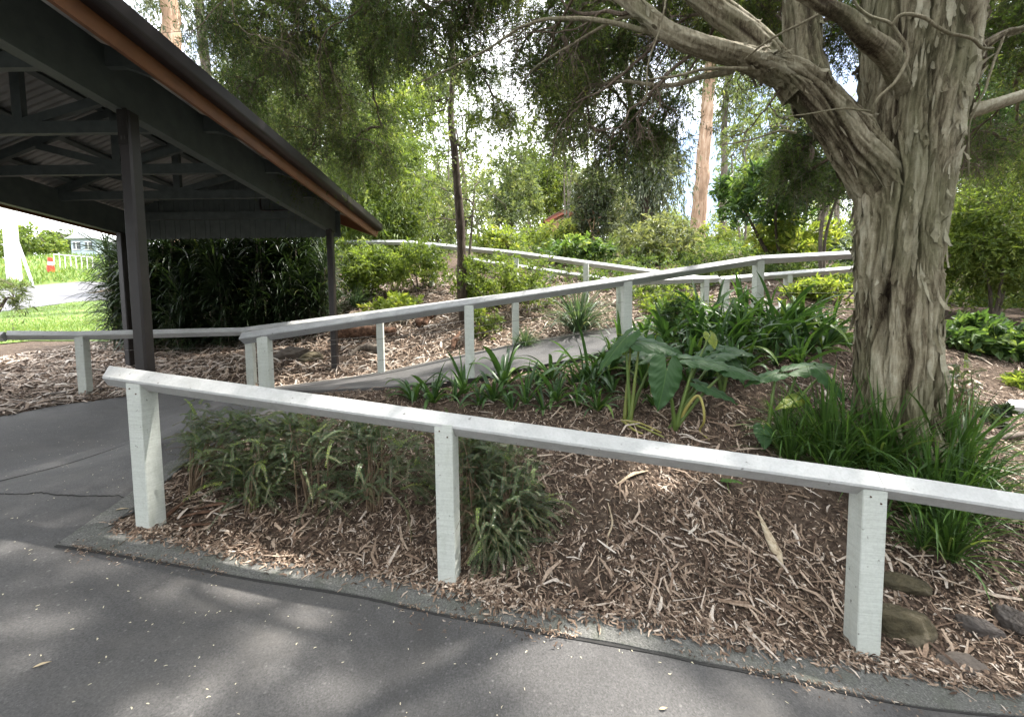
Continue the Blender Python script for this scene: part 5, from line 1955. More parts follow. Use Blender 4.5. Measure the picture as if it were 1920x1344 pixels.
# -- eucalypts
bush('eucalypt', 'eucalypt with dark hanging foliage in front of the white sky', 'tree', 1215, 150, 405, 78, 18, L_GREY, 30, 10, 2.2, 1.7, 44, base=1222, droop=1.5, tw=.9, spread=.3, out=.3, bark=B_DARKB, trunk=[(1218, 420, 18), (1205, 350, 18), (1195, 280, 18), (1180, 180, 18), (1170, 80, 18)], tr_w=(20, 9))
bush('eucalypt', 'tall gum with a straight salmon-coloured trunk, left of the paperbark', 'tree', 1330, -30, 170, 95, 22, L_OLIVE, 31, 8, 2.2, 1.0, 34, base=1308, droop=1.2, tw=.9, spread=.35, bark=B_GUM, trunk=[(1308, 430, 22), (1316, 330, 22), (1324, 230, 22), (1332, 120, 22), (1345, 0, 22)], tr_w=(29, 16))
bush('eucalypt', 'thinner grey gum trunk just right of the salmon-coloured one', 'tree', 1385, 40, 260, 55, 25, L_OLIVE, 32, 8, 2.2, .8, 24, base=1355, droop=1.2, tw=.9, spread=.35, bark=B_GREY, trunk=[(1355, 430, 25), (1357, 330, 25), (1360, 200, 25), (1372, 80, 25)], tr_w=(15, 8))
bush('eucalypt', 'pale gum trunk against white sky above the shelter roof', 'tree', 300, -120, 40, 95, 17, L_GREY, 33, 11, 2.4, .55, 26, base=345, droop=1.8, tw=1.0, spread=.3, bark=B_GUM, trunk=[(335, 400, 17), (328, 200, 17), (320, 70, 17), (316, -20, 17), (312, -150, 17)], tr_w=(34, 24))
bush('eucalypt', 'slim grey gum between the pale gum and the dark overhanging foliage', 'tree', 420, -80, 110, 60, 19, L_GREY, 34, 10, 2.4, .9, 22, base=400, droop=1.4, tw=.9, spread=.35, bark=B_GREY, trunk=[(395, 350, 19), (385, 130, 19), (372, 0, 19), (365, -120, 19)], tr_w=(20, 12))
bush('small_tree', 'thinly leaved tree closing the gap under the dark canopy in the upper left', 'tree', 640, 60, 290, 130, 18, L_OLIVE, 35, 9, 3, 1.25, 46, droop=.7, tw=.7)
bush('small_tree', 'light green tree in the upper centre behind the hanging twigs', 'tree', 745, 90, 330, 95, 20, L_ACACIA, 36, 8, 2.8, 1.2, 40, droop=.6, tw=.7)
bush('small_tree', 'tall thin tree right of the blue patch of sky', 'tree', 1060, 60, 330, 75, 21, L_OLIVE, 37, 8, 2.6, 1.15, 44, droop=.9, tw=.8)
bush('small_tree', 'hazy green tree between the grey gum and the paperbark limb', 'tree', 1480, 130, 330, 95, 20, L_OLIVE, 38, 9, 3, .9, 36, droop=.6, tw=.7)

bush('tall_tree', 'tall bright tree behind the shelter roof, left of the dark canopy', 'tree', 520, 30, 300, 120, 24, L_OLIVE, 71, 7, 2.6, 1.3, 40, droop=.7, tw=.8)
bush('tall_tree', 'tall mid green tree behind the dark overhanging foliage', 'tree', 690, -20, 260, 120, 26, L_MID, 72, 7, 2.6, 1.3, 40, droop=.7, tw=.8)
bush('tall_tree', 'tall tree whose crown shows above the slender tree', 'tree', 830, 0, 250, 90, 28, L_OLIVE, 73, 7, 2.6, .8, 36, droop=.7, tw=.8)
bush('tall_tree', 'tall tree right of the slender tree, against the white cloud', 'tree', 1000, 200, 420, 70, 26, L_ACACIA, 74, 7, 2.6, 1.2, 36, droop=.7, tw=.8)
bush('tall_tree', 'tall olive tree seen between the two left limbs of the paperbark', 'tree', 1120, -60, 160, 120, 24, L_OLIVE, 75, 7, 2.6, 1.0, 36, droop=.9, tw=.8)
bush('tall_tree', 'tall tree far behind the right side of the paperbark', 'tree', 1900, -80, 160, 130, 20, L_OLIVE, 76, 8, 2.8, 1.0, 36, droop=.7, tw=.8)
bush('small_tree', 'sunlit tree filling the gap above the upper fence at centre left', 'tree', 620, 330, 480, 90, 16, L_ACACIA, 77, 8, 3, 1.8, 36)
bush('small_tree', 'bright tree behind the cottage', 'tree', 1050, 290, 440, 85, 27, L_ACACIA, 78, 7, 2.8, 1.6, 36)
bush('small_tree', 'pale green tree below the hanging eucalypt foliage', 'tree', 1190, 360, 470, 80, 20, L_PALE, 79, 7, 2.8, 1.8, 30)
bush('small_tree', 'pale tree left of the rhododendron, on the skyline', 'tree', 1340, 410, 490, 50, 18, L_YELLOW, 80, 7, 2.8, 1.6, 24)
bush('small_tree', 'light tree seen between the rhododendron and the fork of the paperbark', 'tree', 1400, 200, 330, 70, 18, L_OLIVE, 81, 7, 2.6, .6, 26)

# -- right of the centre: the whorled-leaf tree and its neighbours
bush('rhododendron', 'broad rhododendron tree with whorled leaves behind the turn of the ramp', 'tree', 1440, 285, 425, 118, 8.7, L_MID, 40, 17, 5, 2.1, 46, base=1470, droop=.35, tw=.26, spread=1.0, up_bias=.25, bark=B_DARKB, n_lf=16)
bush('rhododendron', 'yellow-leaved rhododendron below the darker crown, above the landing fence', 'tree', 1490, 405, 485, 92, 9.0, L_YELLOW, 41, 15, 5, 1.15, 30, base=1452, droop=.3, tw=.28, spread=1.0, up_bias=.2, bark=B_DARKB)
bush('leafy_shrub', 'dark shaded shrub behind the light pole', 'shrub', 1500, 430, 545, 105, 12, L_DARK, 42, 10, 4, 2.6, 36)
bush('leafy_shrub', 'bright ground plants right of the landing fence, beside the paperbark', 'shrub', 1520, 515, 572, 66, 6.4, L_YELLOW, 43, 13, 4.5, 2.3, 26, up_bias=.3)
bush('leafy_tree', 'pale feathery tree filling the view right of the paperbark trunk', 'tree', 1870, 270, 575, 135, 7.0, L_ACACIA, 44, 9, 2.6, 2.8, 70, droop=.6, tw=.45, spread=.55)
bush('leafy_tree', 'taller green tree at the upper right edge behind the paperbark limbs', 'tree', 1890, 90, 380, 130, 10, L_MID, 45, 9, 2.8, 2.0, 56, droop=.6, tw=.5, spread=.55)
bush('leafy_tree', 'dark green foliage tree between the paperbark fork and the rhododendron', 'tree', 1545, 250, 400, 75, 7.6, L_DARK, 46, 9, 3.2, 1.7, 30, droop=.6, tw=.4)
bush('leafy_shrub', 'low lush broad-leaved shrub right of the paperbark, nearest the trunk', 'shrub', 1810, 575, 690, 62, 5.2, L_MID, 47, 19, 8, 2.8, 36, up_bias=.5, tw=.25)
bush('leafy_shrub', 'low lush broad-leaved shrub at the right edge of the photo', 'shrub', 1905, 590, 710, 70, 5.0, L_MID, 48, 19, 8, 2.8, 36, up_bias=.5, tw=.25)
bush('leafy_shrub', 'small yellow-green plant at the right edge below the lush shrubs', 'shrub', 1925, 690, 740, 32, 4.2, L_YELLOW, 49, 14, 6, 2.0, 12, up_bias=.4, tw=.2)
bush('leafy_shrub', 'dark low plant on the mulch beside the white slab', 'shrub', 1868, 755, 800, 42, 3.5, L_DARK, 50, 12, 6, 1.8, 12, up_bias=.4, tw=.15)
bush('leafy_shrub', 'green leafy patch between the paperbark foot and the arrow-leaved plants', 'shrub', 1560, 600, 680, 46, 4.6, L_MID, 51, 16, 6, 1.0, 14, up_bias=.3, tw=.22)

# -- far left
bush('leafy_shrub', 'sunlit shrubs on the grassy bank behind the white pole', 'shrub', 55, 418, 490, 75, 36, L_ACACIA, 60, 6, 3, 2.6, 30)
bush('leafy_shrub', 'reddish-green shrubs right of the white pole on the bank', 'shrub', 120, 425, 480, 55, 40, L_OLIVE, 61, 6, 3, 2.4, 24)
bush('leafy_shrub', 'feathery twig of a shrub reaching in at the left edge over the far road', 'shrub', 12, 515, 580, 40, 6.5, L_OLIVE, 62, 9, 1.8, .8, 9, base=-90, droop=.6, tw=.4, spread=.5)

# ------------------------------------------------------------------ tree belts added behind and beside the camera to keep side light off
rng = np.random.default_rng(19)
ml = MB()
C, R = [], []
for _k in range(420):
    x, y = rng.uniform(-26, 26), rng.uniform(-15, -9)
    C.append((x, y, rng.uniform(0, 11))); R.append(rng.uniform(.9, 1.8))
for _k in range(260):
    x, y = rng.uniform(11, 17), rng.uniform(-10, 9)
    C.append((x, y, rng.uniform(0, 8))); R.append(rng.uniform(.9, 1.7))
spray(ml, None, C, R, 12, 10, 1.1, .6, .42, .18, rng, out=.5, spread=.7)
o = ml.build('woodland', L_DARK)
tag(o, 'dense trees added round the drive to block side light, out of the picture', 'woodland', kind='stuff')

# ------------------------------------------------------------------ far woodland as one mass
rng = np.random.default_rng(9)
ml, mt = MB(), MB()
C, R = [], []
for _k in range(1500):
    px = rng.uniform(380, 2100)
    D = rng.uniform(28, 60)
    top = 275 + 90 * fbm(np.array([[px / 170.0, D / 14, 1.0]]), 3, 2)[0]
    if px < 760:
        top -= 60
    py = top + (470 - top) * rng.random() ** 0.8
    if 1255 < px < 1350 and py < 400:
        continue
    C.append(P(px, py, D)); R.append(rng.uniform(.7, 1.7))
spray(ml, None, C, R, 13, 12, 1.1, .6, .30, .105, rng, out=.5, spread=.7)
o = ml.build('woodland', lm('woodland_leaf', (.050, .080, .026), (.11, .155, .045), (.19, .24, .07), (.28, .30, .12), .5))
tag(o, 'far mass of hazy green trees closing the view behind the garden', 'woodland', kind='stuff')
for _k in range(46):
    px, D = rng.uniform(420, 2000), rng.uniform(28, 55)
    x, y = P(px, 400, D)[:2]
    z = H1(x, y) if D < 55 else 9
    hh = rng.uniform(5, 13)
    mt.tube(smooth_poly([(x, y, z - .5), (x + rng.normal() * .3, y, z + hh * .5), (x + rng.normal() * .8, y, z + hh)], 10), np.linspace(.2, .07, 10), 6)
o = mt.build('woodland_trunks', B_GREY)
tag(o, 'thin grey trunks standing in the far woodland', 'woodland', kind='stuff')

ml = MB()
C, R = [], []
rng = np.random.default_rng(12)
while len(C) < 2300:
    px, D = rng.uniform(480, 2060), 7.6 + 26 * rng.random() ** 1.5
    x, y = P(px, 500, D)[:2]
    if D < 9.3 and px < 880:
        continue
    if D < 8.4 and px < 1180 and rng.random() < .6:
        continue
    if fbm(np.array([[x * .45, y * .45, 8.0]]), 2, 6)[0] < -.22:
        continue
    rr_ = rng.uniform(.12, .34) * (1 + D / 22)
    C.append((x, y, H1(x, y) + rr_ * .5)); R.append((rr_, rr_, rr_ * .75))
spray(ml, None, C, np.array(R), 9, 13, .26, .4, .075, .028, rng, out=.6, spread=.9, up_bias=.25, updir=(0, 0, .35))
o = ml.build('undergrowth', lm('undergrowth_leaf', (.035, .070, .016), (.080, .14, .026), (.15, .22, .038), (.27, .30, .08), .42))
tag(o, 'low green undergrowth covering the hillside behind the fences', 'undergrowth', kind='stuff')

# ------------------------------------------------------------------ hedge of cane plants with drooping straps
rng = np.random.default_rng(55)
canes = []
HG = 'cane plants of the dark hedge behind the shelter'


def cane_plant(n_canes, h, seed):
    r = np.random.default_rng(seed)
    t = empty('cane_plant', (0, 0, 0), 'x', 'plant', HG)
    ml_, ms_ = MB(), MB()
    for c_ in range(n_canes):
        a = r.uniform(0, 2 * PI)
        hh = h * r.uniform(.5, 1.1)
        e = np.array([math.cos(a) * .45 * r.random(), math.sin(a) * .45 * r.random(), hh])
        q = smooth_poly([(math.cos(a) * .12, math.sin(a) * .12, -.05), e * [.7, .7, .5], e], 14)
        ms_.tube(q, np.linspace(.016, .009, 14), 6)
        for f in (0.22, 0.42, .60, .76, .9, 1.0):
            n = 15 if f < .95 else 22
            i = min(13, int(f * 13))
            aa = r.uniform(0, 2 * PI, n)
            el = r.normal(.45 if f < .95 else .8, .3, n)
            D = np.column_stack([np.cos(aa) * np.cos(el), np.sin(aa) * np.cos(el), np.sin(el)])
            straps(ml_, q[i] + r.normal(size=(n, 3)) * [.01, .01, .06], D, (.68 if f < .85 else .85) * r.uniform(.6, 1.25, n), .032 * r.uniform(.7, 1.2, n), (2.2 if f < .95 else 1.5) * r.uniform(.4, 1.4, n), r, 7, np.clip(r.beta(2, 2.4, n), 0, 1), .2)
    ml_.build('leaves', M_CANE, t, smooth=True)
    ms_.build('canes', B_GREY, t, smooth=True)
    return t


cp_ = [cane_plant(6, 2.3, 3), cane_plant(5, 2.0, 4), cane_plant(7, 2.5, 5)]
hp = [(222, 7.6, .7), (258, 7.6, 1.0), (300, 7.5, 1.0), (335, 7.9, 1.0), (368, 7.5, .95), (400, 8.0, 1.05), (432, 7.5, .95), (465, 7.9, 1.0), (498, 7.6, .95), (530, 8.0, .95), (562, 7.7, .9), (592, 8.2, .88), (318, 8.6, 1.05), (385, 8.7, 1.05), (450, 8.6, 1.05), (515, 8.7, 1.0), (575, 8.9, .95), (345, 7.1, .5), (420, 7.1, .5), (480, 7.15, .45), (545, 7.2, .5), (610, 7.6, .5), (285, 8.3, 1.0), (240, 8.6, .8), (275, 7.2, .5), (600, 7.3, .6)]
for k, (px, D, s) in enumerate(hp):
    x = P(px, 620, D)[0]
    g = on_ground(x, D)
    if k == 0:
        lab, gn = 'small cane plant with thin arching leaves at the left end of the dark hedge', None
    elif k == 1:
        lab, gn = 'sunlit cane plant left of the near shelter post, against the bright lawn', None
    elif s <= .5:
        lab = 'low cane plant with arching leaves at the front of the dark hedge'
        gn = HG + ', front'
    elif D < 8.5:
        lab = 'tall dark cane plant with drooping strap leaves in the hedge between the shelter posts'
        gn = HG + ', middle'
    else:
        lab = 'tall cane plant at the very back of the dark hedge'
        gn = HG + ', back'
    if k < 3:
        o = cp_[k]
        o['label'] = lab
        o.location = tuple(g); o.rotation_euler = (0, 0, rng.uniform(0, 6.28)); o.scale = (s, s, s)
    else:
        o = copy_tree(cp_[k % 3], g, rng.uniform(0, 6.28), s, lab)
    if gn:
        o['group'] = gn
    elif 'group' in o:
        del o['group']

# ------------------------------------------------------------------ lawn grass blades
ml = MB()
n = 16000
pts = scatter(lawn_edge + road_near[::-1], n, rng, lambda p: np.clip(9 / np.maximum(p[:, 1], 1), .1, 1) ** 1.5)
B = np.column_stack([pts, H(pts[:, 0], pts[:, 1]) + .015])
D = nrm(np.column_stack([rng.normal(size=(n, 2)) * .5, np.ones(n)]))
S, N = frame_from(D, rng)
leaves(ml, B, D, S, N, rng.uniform(.05, .12, n), .02, rng.random(n))
n = 14000
pts = scatter(road_far + [(-5.0, 36), (-14, 44), (-60, 46)], n, rng, lambda p: np.clip(24 / np.maximum(p[:, 1], 1), .1, 1) ** 2)
B = np.column_stack([pts, H(pts[:, 0], pts[:, 1]) + .015])
D = nrm(np.column_stack([rng.normal(size=(n, 2)) * .5, np.ones(n)]))
S, N = frame_from(D, rng)
leaves(ml, B, D, S, N, rng.uniform(.25, .5, n), .07, rng.random(n))
o = ml.build('grass', lm('lawn_blade', (.07, .13, .015), (.12, .21, .025), (.18, .27, .04), (.28, .28, .10), .4))
tag(o, 'sunlit green grass on the lawn and bank left of the hedge', 'grass', kind='stuff')

# ------------------------------------------------------------------ small things on the far left
M_WPOLE = plain('white_pole_paint', (.70, .70, .72), 0.6, 0.12, 3)
M_RED = plain('red_marker_paint', (.62, .045, .02), 0.5, 0.1, 6)
M_WHITE = plain('white_marker_paint', (.78, .78, .76), 0.5, 0.08, 6)
M_GALV = plain('galvanised_rail', (.42, .43, .43), 0.45, 0.15, 10, 0.6)
M_BLDG = plain('pale_blue_cladding', (.34, .40, .46), 0.7, 0.12, 3)
M_GLASS = plain('dark_window_glass', (.03, .035, .04), 0.15, 0.1, 2, bstr=0)


def col_at(px, pyt, pyb, D):
    a, b = P(px, pyt, D), P(px, pyb, D)
    return a, b


Dp = 25.0
a, b = P(19, 380, Dp), P(26, 508, Dp)
b[2] = min(b[2], H1(b[0], b[1]))
w = 19 * Dp / F_PX
o = empty('white_pole', b, 'thick white pole on the grassy bank at the left edge', 'pole')
mb = MB(); mb.tube(np.array([[b[0], b[1], z_] for z_ in np.linspace(b[2] - .3, a[2] + 1.5, 20)]), np.linspace(w * .5, w * .46, 20), 16)
mb.build('shaft', M_WPOLE, o, smooth=True)
mb = MB()
for kk_ in range(7):
    z_ = b[2] + .5 + .42 * kk_
    mb.bar((b[0] + .02, b[1] - w * .55, z_), (b[0] + .16, b[1] - w * .53, z_ + .08), .03, .03)
mb.build('step_rung', M_GALV, o)
p0, p1 = P(24, 430, Dp - 1), P(62, 523, Dp - 1)
p1[2] = H1(p1[0], p1[1])
mb = MB(); mb.tube([p1 - [0, 0, .1], (p0 + p1) / 2, p0], .075, 8)
o = mb.build('leaning_stake', M_GALV, origin=p1)
tag(o, 'thin grey stake leaning against the white pole on the bank', 'stake')
D = 27.0
b = P(94, 488, D); b[2] = H1(b[0], b[1]); t_ = b + [0, 0, 1.0]
o = empty('road_marker', b, 'red and white banded marker post on the bank', 'marker post')
hh = t_[2] - b[2]
for k, (f0, f1, mm, nm) in enumerate(((0, .48, M_RED, 'red_band'), (.48, .74, M_WHITE, 'white_band'), (.74, 1, M_RED, 'red_band'))):
    mb = MB(); rr0 = .20 if k == 0 else .13
    mb.tube([b + [0, 0, hh * f0], b + [0, 0, hh * f1]], [rr0, rr0 * .92], 14)
    mb.build(nm, mm, o, smooth=False)
# railing
D = 28.0
o = empty('hand_railing', on_ground(P(118, 485, D)[0], D), 'pale metal railing on the bank right of the red and white marker', 'railing')
rp = [on_ground(P(x, 470, D)[0], D, .95) for x in np.linspace(100, 172, 8)]
for k, p in enumerate(rp):
    mb = MB(); mb.tube([np.array([p[0], p[1], H1(p[0], p[1]) - .1]), p], .028, 6); mb.build('upright', M_WHITE, o)
mb = MB(); mb.tube(np.array(rp), .03, 6); mb.build('top_rail', M_WHITE, o)
# building
D = 33.0
c = P(156, 450, D); zb = H1(c[0], D)
o = empty('small_building', (c[0], D, zb), 'pale blue small building with dark windows behind the hedge end', 'building')
hgt = 1.45
mb = MB(); mb.box((c[0], D + 1.5, zb + hgt / 2), (2.1, 3.0, hgt)); mb.build('wall', M_BLDG, o)
mb = MB(); mb.prism([(-1.3, 0), (1.3, 0), (0, .55)], -1.8, 1.8, (c[0], D + 1.5, zb + hgt), np.array([[1, 0, 0], [0, 0, 1], [0, 1, 0]])); mb.build('roof', M_GALV, o)
for dx in (-.55, .45):
    mb = MB(); mb.box((c[0] + dx, D - .02, zb + hgt * .62), (.55, .06, .6)); f_ = mb.build('window', M_GLASS, o)
    m2 = MB()
    m2.box((c[0] + dx, D - .06, zb + hgt * .62 + .32), (.66, .05, .06)); m2.box((c[0] + dx, D - .06, zb + hgt * .62 - .32), (.66, .05, .06))
    m2.box((c[0] + dx, D - .06, zb + hgt * .62), (.05, .05, .58)); m2.build('frame', M_WHITE, f_)

# ------------------------------------------------------------------ light pole and cottage in the background
M_POLE = plain('grey_pole_paint', (.16, .175, .18), 0.5, 0.1, 4, 0.4)
D = 9.2
x = P(1490, 500, D)[0]; zb = H1(x, D); zt = P(1490, 405, D)[2]
o = empty('light_pole', (x, D, zb), 'slim grey pole in front of the dark shrub, behind the landing fence', 'pole')
mb = MB(); mb.tube([(x, D, zb - .1), (x, D, zb + .9), (x, D, zt + .5)], [.055, .055, .05], 14); mb.build('shaft', M_POLE, o, smooth=True)
mb = MB(); mb.tube([(x, D, zb - .02), (x, D, zb + .05)], [.10, .095], 14); mb.build('base_flange', M_POLE, o)
mb = MB(); mb.tube([(x, D, zt + .5), (x, D, zt + .55), (x, D, zt + .85), (x, D, zt + .95)], [.06, .11, .13, .05], 14); mb.build('lamp_head', M_POLE, o)

M_CLAD = plain('timber_cladding', (.36, .21, .12), 0.7, 0.2, 12)
M_TRIM = plain('red_brown_trim', (.30, .085, .045), 0.5, 0.15, 8)
M_TILE = plain('brown_roof', (.17, .085, .065), 0.7, 0.25, 6)
D = 24.0
el, ap = P(1026, 414, D), P(1060, 396, D)
cx_ = ap[0]; half = cx_ - el[0] + .15
sl = (ap[2] - el[2]) / (cx_ - el[0])
zb = H1(cx_, D)
o = empty('cottage', (cx_, D, zb), 'timber cottage whose red-trimmed gable shows above the shrubs', 'building')
wz = ap[2] - half * sl
ax_ = np.array([[1, 0, 0], [0, 0, 1], [0, 1, 0]])
mb = MB(); mb.prism([(-half + .35, zb - .5), (half - .35, zb - .5), (half - .35, wz + .35 * sl), (0, ap[2] - .05), (-half + .35, wz + .35 * sl)], 0, 6, (cx_, D + .25, 0), ax_); wl = mb.build('wall', M_CLAD, o)
mb = MB()
xx = -half + .42
while xx < half - .38:
    zt_ = ap[2] - abs(xx) * sl - .12
    mb.box((cx_ + xx, D + .236, (zb + zt_) / 2), (.035, .03, zt_ - zb)); xx += .22
mb.build('batten', M_CLAD, wl)
for sg in (-1, 1):
    mb = MB(); mb.bar((cx_, D, ap[2]), (cx_ + sg * half, D, wz), .06, .22); mb.build('barge_board', M_TRIM, o)
    mb = MB(); mb.bar((cx_, D + 3.2, ap[2] + .12), (cx_ + sg * half * 1.04, D + 3.2, wz + .10), 6.6, .06, up=(0, 0, 1)); mb.build('roof', M_TILE, o)

# ------------------------------------------------------------------ stones, logs, bark and sticks in the bed
m, nt, bs, out = new_mat('mossy_stone')
n1 = noise(nt, coords(nt), 6, 6, 0.65)
r1 = ramp(nt, n1, [(0.3, (.030, .026, .014)), (0.52, (.075, .062, .034)), (0.68, (.20, .17, .12))])
nt.links.new(r1.outputs[0], bs.inputs['Base Color']); bs.inputs['Roughness'].default_value = 0.95
bump(nt, bs, noise(nt, coords(nt), 30, 5, .7), 0.9, 0.02)
M_STONE = m
M_STONE2 = plain('grey_stone', (.11, .092, .078), 0.9, 0.35, 9, bstr=0.7)
M_BLACK = plain('dark_wet_stone', (.060, .050, .044), 0.7, 0.5, 14, bstr=0.8)
M_LOG = bark_mat('rotten_log', (.03, .018, .012), (.10, .055, .035), (.26, .16, .11), (6, 6, 6), 0.8)
M_SLAB = bark_mat('pale_bark_slab', (.20, .15, .10), (.42, .34, .24), (.60, .52, .40), (30, 6, 30), 0.5)


def stone(px, py, sx, sy, sz, mat, label, seed, rz=0.0, sink=.3):
    g = G(px, py)
    n_, m__ = 60, 90
    th = np.linspace(0, PI, n_)[:, None]; ph = np.linspace(0, 2 * PI, m__, endpoint=False)[None]
    u = np.stack([np.sin(th) * np.cos(ph), np.sin(th) * np.sin(ph), np.cos(th) + 0 * ph], -1).reshape(-1, 3)
    rs = np.random.default_rng(seed)
    d = np.ones(len(u)) * 1.15
    for _c in range(13):                          # flat broken faces
        n_c = nrm(rs.normal(size=3)); h_c = rs.uniform(.62, .95)
        dt = u @ n_c
        d = np.where(dt > 0.05, np.minimum(d, h_c / np.maximum(dt, .05)), d)
    d = d + .12 * fbm(u * 3.2 + seed, 4, seed + 1) + .06 * fbm(u * 11 + seed, 3, seed + 2)
    v = u * d[:, None] * np.array([sx, sy, sz])
    c_, s_ = math.cos(rz), math.sin(rz)
    v = v @ np.array([[c_, s_, 0], [-s_, c_, 0], [0, 0, 1]])
    v = v + g + np.array([0, sy * .6, sz * (1 - 2 * sink)])
    i = np.arange(n_ - 1)[:, None] * m__; j = np.arange(m__)[None]; j2 = (j + 1) % m__
    mb = MB(); mb.add(v, np.stack([i + j, i + m__ + j, i + m__ + j2, i + j2], -1).reshape(-1, 4))
    o = mb.build('stone', mat, smooth=True, origin=g)
    return tag(o, label, 'stone')


stone(1690, 1195, .155, .10, .105, M_STONE, 'large mossy olive stone just right of the near fence post', 1, -.25, .38)
stone(1700, 1115, .13, .07, .06, M_STONE, 'smaller mossy stone tucked behind the large mossy one', 5, -.2, .35)
stone(1820, 1265, .11, .06, .05, M_STONE2, 'low grey stone near the kerb at the lower right', 2, -.5, .42)
stone(1850, 1190, .085, .05, .055, M_BLACK, 'small dark stone under the grass at the lower right', 3, -.6, .42)
stone(1925, 1190, .10, .07, .09, M_BLACK, 'dark smooth stone cut by the right edge of the photo', 4, .8, .4)
stone(540, 672, .26, .18, .16, M_STONE2, 'rounded stone on the litter between the shelter posts', 6, .2, .3)
stone(575, 680, .20, .14, .13, M_STONE, 'mossy stone beside the rounded one between the shelter posts', 7, .6, .3)
stone(110, 742, .10, .07, .05, M_STONE2, 'flat stone at the foot of the fence post under the shelter', 8, .6, .4)
# white slab at the right edge
g = G(1925, 775)
mb = MB(); mb.box(g + [0.02, .05, .05], (.26, .20, .07), np.array([[math.cos(.5), math.sin(.5), .15], [-math.sin(.5), math.cos(.5), 0], [0, 0, 1]]), bevel=.008)
tag(mb.build('white_slab', plain('pale_slab', (.55, .55, .55), .7, .15, 8), origin=g), 'small white concrete slab lying on the mulch at the right edge', 'slab')


def log(name, pts, r, mat, label, cat, seed, sides=16, flat=1.0):
    p = smooth_poly(pts, 50)
    mb = MB()
    rr_ = np.interp(np.linspace(0, 1, 50), np.linspace(0, 1, len(r)), r)
    mb.tube(p, rr_, sides)
    V = mb.v[0]
    d = fbm(V * 9, 3, seed)[:, None] * .35
    cen = np.vstack([np.repeat(p, sides, 0), p[:1], p[-1:]])
    V = cen + (V - cen) * (1 + d) * np.array([1, 1, flat])
    mb.v[0] = V
    o = mb.build(name, mat, smooth=True, origin=p[0])
    return tag(o, label, cat)


def gz(px, py, dz=0.0):
    return G(px, py) + np.array([0, 0, dz])


log('rotten_log', [gz(625, 633, .08), gz(670, 632, .10), gz(742, 628, .07)], [.09, .13, .12, .06], M_LOG, 'reddish rotten log on the bank behind the near ramp rail', 'log', 1)
log('fallen_branch', [gz(655, 668, .02), gz(678, 658, .06), gz(705, 660, .07), gz(722, 664, .05)], [.03, .055, .06, .045], B_GREY, 'short grey branch lying below the rotten log', 'branch', 2)
log('stump', [gz(790, 612, .0), gz(800, 600, .10), gz(822, 592, .12)], [.12, .14, .05], M_LOG, 'dark rotten stump left of the slender tree', 'stump', 3)
log('bark_curl', [gz(848, 660, .02), gz(853, 650, .10), gz(862, 640, .16)], [.03, .06, .02], M_LOG, 'curl of brown bark standing beside the ramp', 'bark', 4, flat=.6)
log('fallen_branch', [gz(1845, 830, .03), gz(1890, 825, .035), gz(1960, 815, .04)], [.018, .025, .022], B_GREY, 'pale branch lying on the mulch at the right edge', 'branch', 5)
log('fallen_branch', [gz(580, 935, .02), gz(640, 922, .03), gz(720, 935, .025), gz(790, 932, .02)], [.006, .009, .008, .005], M_TWIG, 'thin dark branch lying under the wide box-leaved shrub', 'branch', 6)
log('fallen_branch', [gz(1300, 1075, .012), gz(1350, 1100, .015), gz(1395, 1130, .012)], [.003, .006, .004], M_TWIG, 'thin dark stick on the mulch left of the right fence post', 'branch', 7)
log('bark_slab', [gz(1420, 962, .015), gz(1440, 1010, .025), gz(1455, 1040, .022), gz(1468, 1070, .01)], [.006, .022, .024, .008], M_SLAB, 'long pale piece of bark on the mulch in front of the grass tussocks', 'bark', 8, flat=.5)
log('bark_curl', [gz(1140, 945, .01), gz(1148, 985, .02), gz(1140, 1010, .015), gz(1138, 1035, .01)], [.003, .006, .006, .003], M_SLAB, 'thin curved strip of bark right of the dark box-leaved shrub', 'bark', 9)
log('bark_slab', [gz(1150, 915, .012), gz(1185, 895, .02), gz(1215, 885, .012)], [.004, .016, .006], M_SLAB, 'pale flake of bark just under the near rail', 'bark', 10, flat=.4)
log('fallen_branch', [gz(1368, 1195, .01), gz(1400, 1198, .016), gz(1432, 1190, .012)], [.004, .006, .003], M_SLAB, 'short pale stick at the kerb edge left of the right fence post', 'branch', 11)
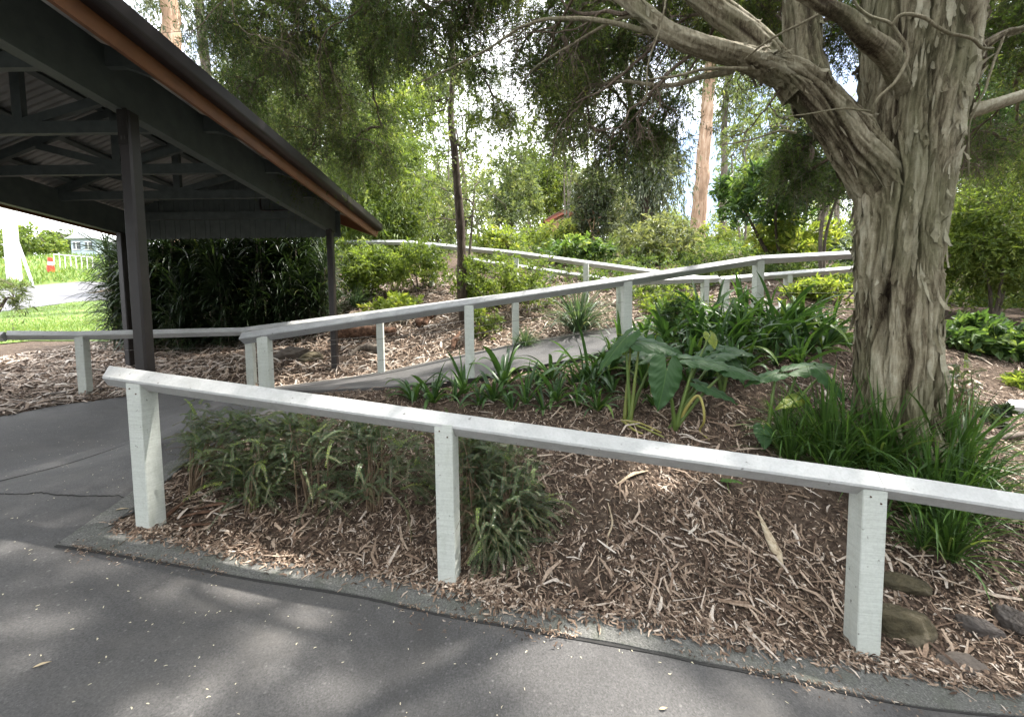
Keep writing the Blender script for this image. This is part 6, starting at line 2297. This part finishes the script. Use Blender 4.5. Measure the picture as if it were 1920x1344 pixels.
# bark heap at the first post
for k, (pa, pb) in enumerate([((300, 985), (345, 945)), ((310, 1000), (400, 985)), ((330, 975), (420, 960)), ((360, 960), (440, 945))]):
    log('bark_slab', [gz(*pa, .01), (gz(*pa, .025) + gz(*pb, .025)) / 2, gz(*pb, .012)], [.006, .020, .010], M_LOG, 'brown bark strip at the foot of the first near fence post, ' + ['steepest of the heap', 'nearest the kerb', 'in the middle of the heap', 'farthest from the kerb'][k], 'bark', 20 + k, flat=.4)
# loose leaves on the drive and single green leaves
M_DRY = plain('dry_leaf', (.40, .32, .20), .7, .25, 12, bstr=0)
for k, (px, py, a, L, lab) in enumerate([(215, 961, .3, .075, 'dry leaf lying on the drive beside the first post'), (210, 1024, 1.2, .055, 'small brown leaf on the kerb left of the first post'), (62, 1258, .6, .05, 'dry leaf on the drive at the lower left'), (1235, 1336, .2, .035, 'dry leaf at the bottom edge of the drive')]):
    g = G(px, py)
    mb = MB()
    D_ = np.array([[math.cos(a), math.sin(a), .05]]); N_ = np.array([[0, 0, 1.0]])
    for s_ in (0,):
        t5 = np.linspace(0, 1, 9); w5 = np.array([.05, .5, .85, 1, .95, .75, .5, .22, .0]) * L * .16
        S_ = np.cross(D_, N_)[0]
        cpt = g + np.array([0, 0, .016]) + D_[0] * (t5[:, None] * L) + np.array([0, 0, 1]) * (np.sin(t5 * PI)[:, None] * L * .10) + S_ * (np.sin(t5 * 2.4)[:, None] * L * .12)
        V = np.stack([cpt - S_ * w5[:, None], cpt - [0, 0, .002], cpt + S_ * w5[:, None]], 1).reshape(-1, 3)
        mb.add(V, [[q * 3 + c, q * 3 + c + 1, q * 3 + 4 + c, q * 3 + 3 + c] for q in range(8) for c in (0, 1)])
    o = mb.build('dry_leaf', M_DRY, smooth=True, origin=g)
    tag(o, lab, 'leaf')
# green leaves showing under the rail
t = empty('seedling', G(1368, 935), 'single green seedling leaf just below the near rail', 'plant')
mb = MB(); arrow_leaf(mb, gz(1362, 912, .05), np.array([.05, -.09, .02]), (0.2, -.5, .8), .11, .07, rng, .8, .3); mb.build('leaf', M_BROAD, t, smooth=True)
mb = MB(); mb.tube([gz(1368, 925, -.01), gz(1362, 912, .05)], .003, 6); mb.build('stalk', M_STALK, t)
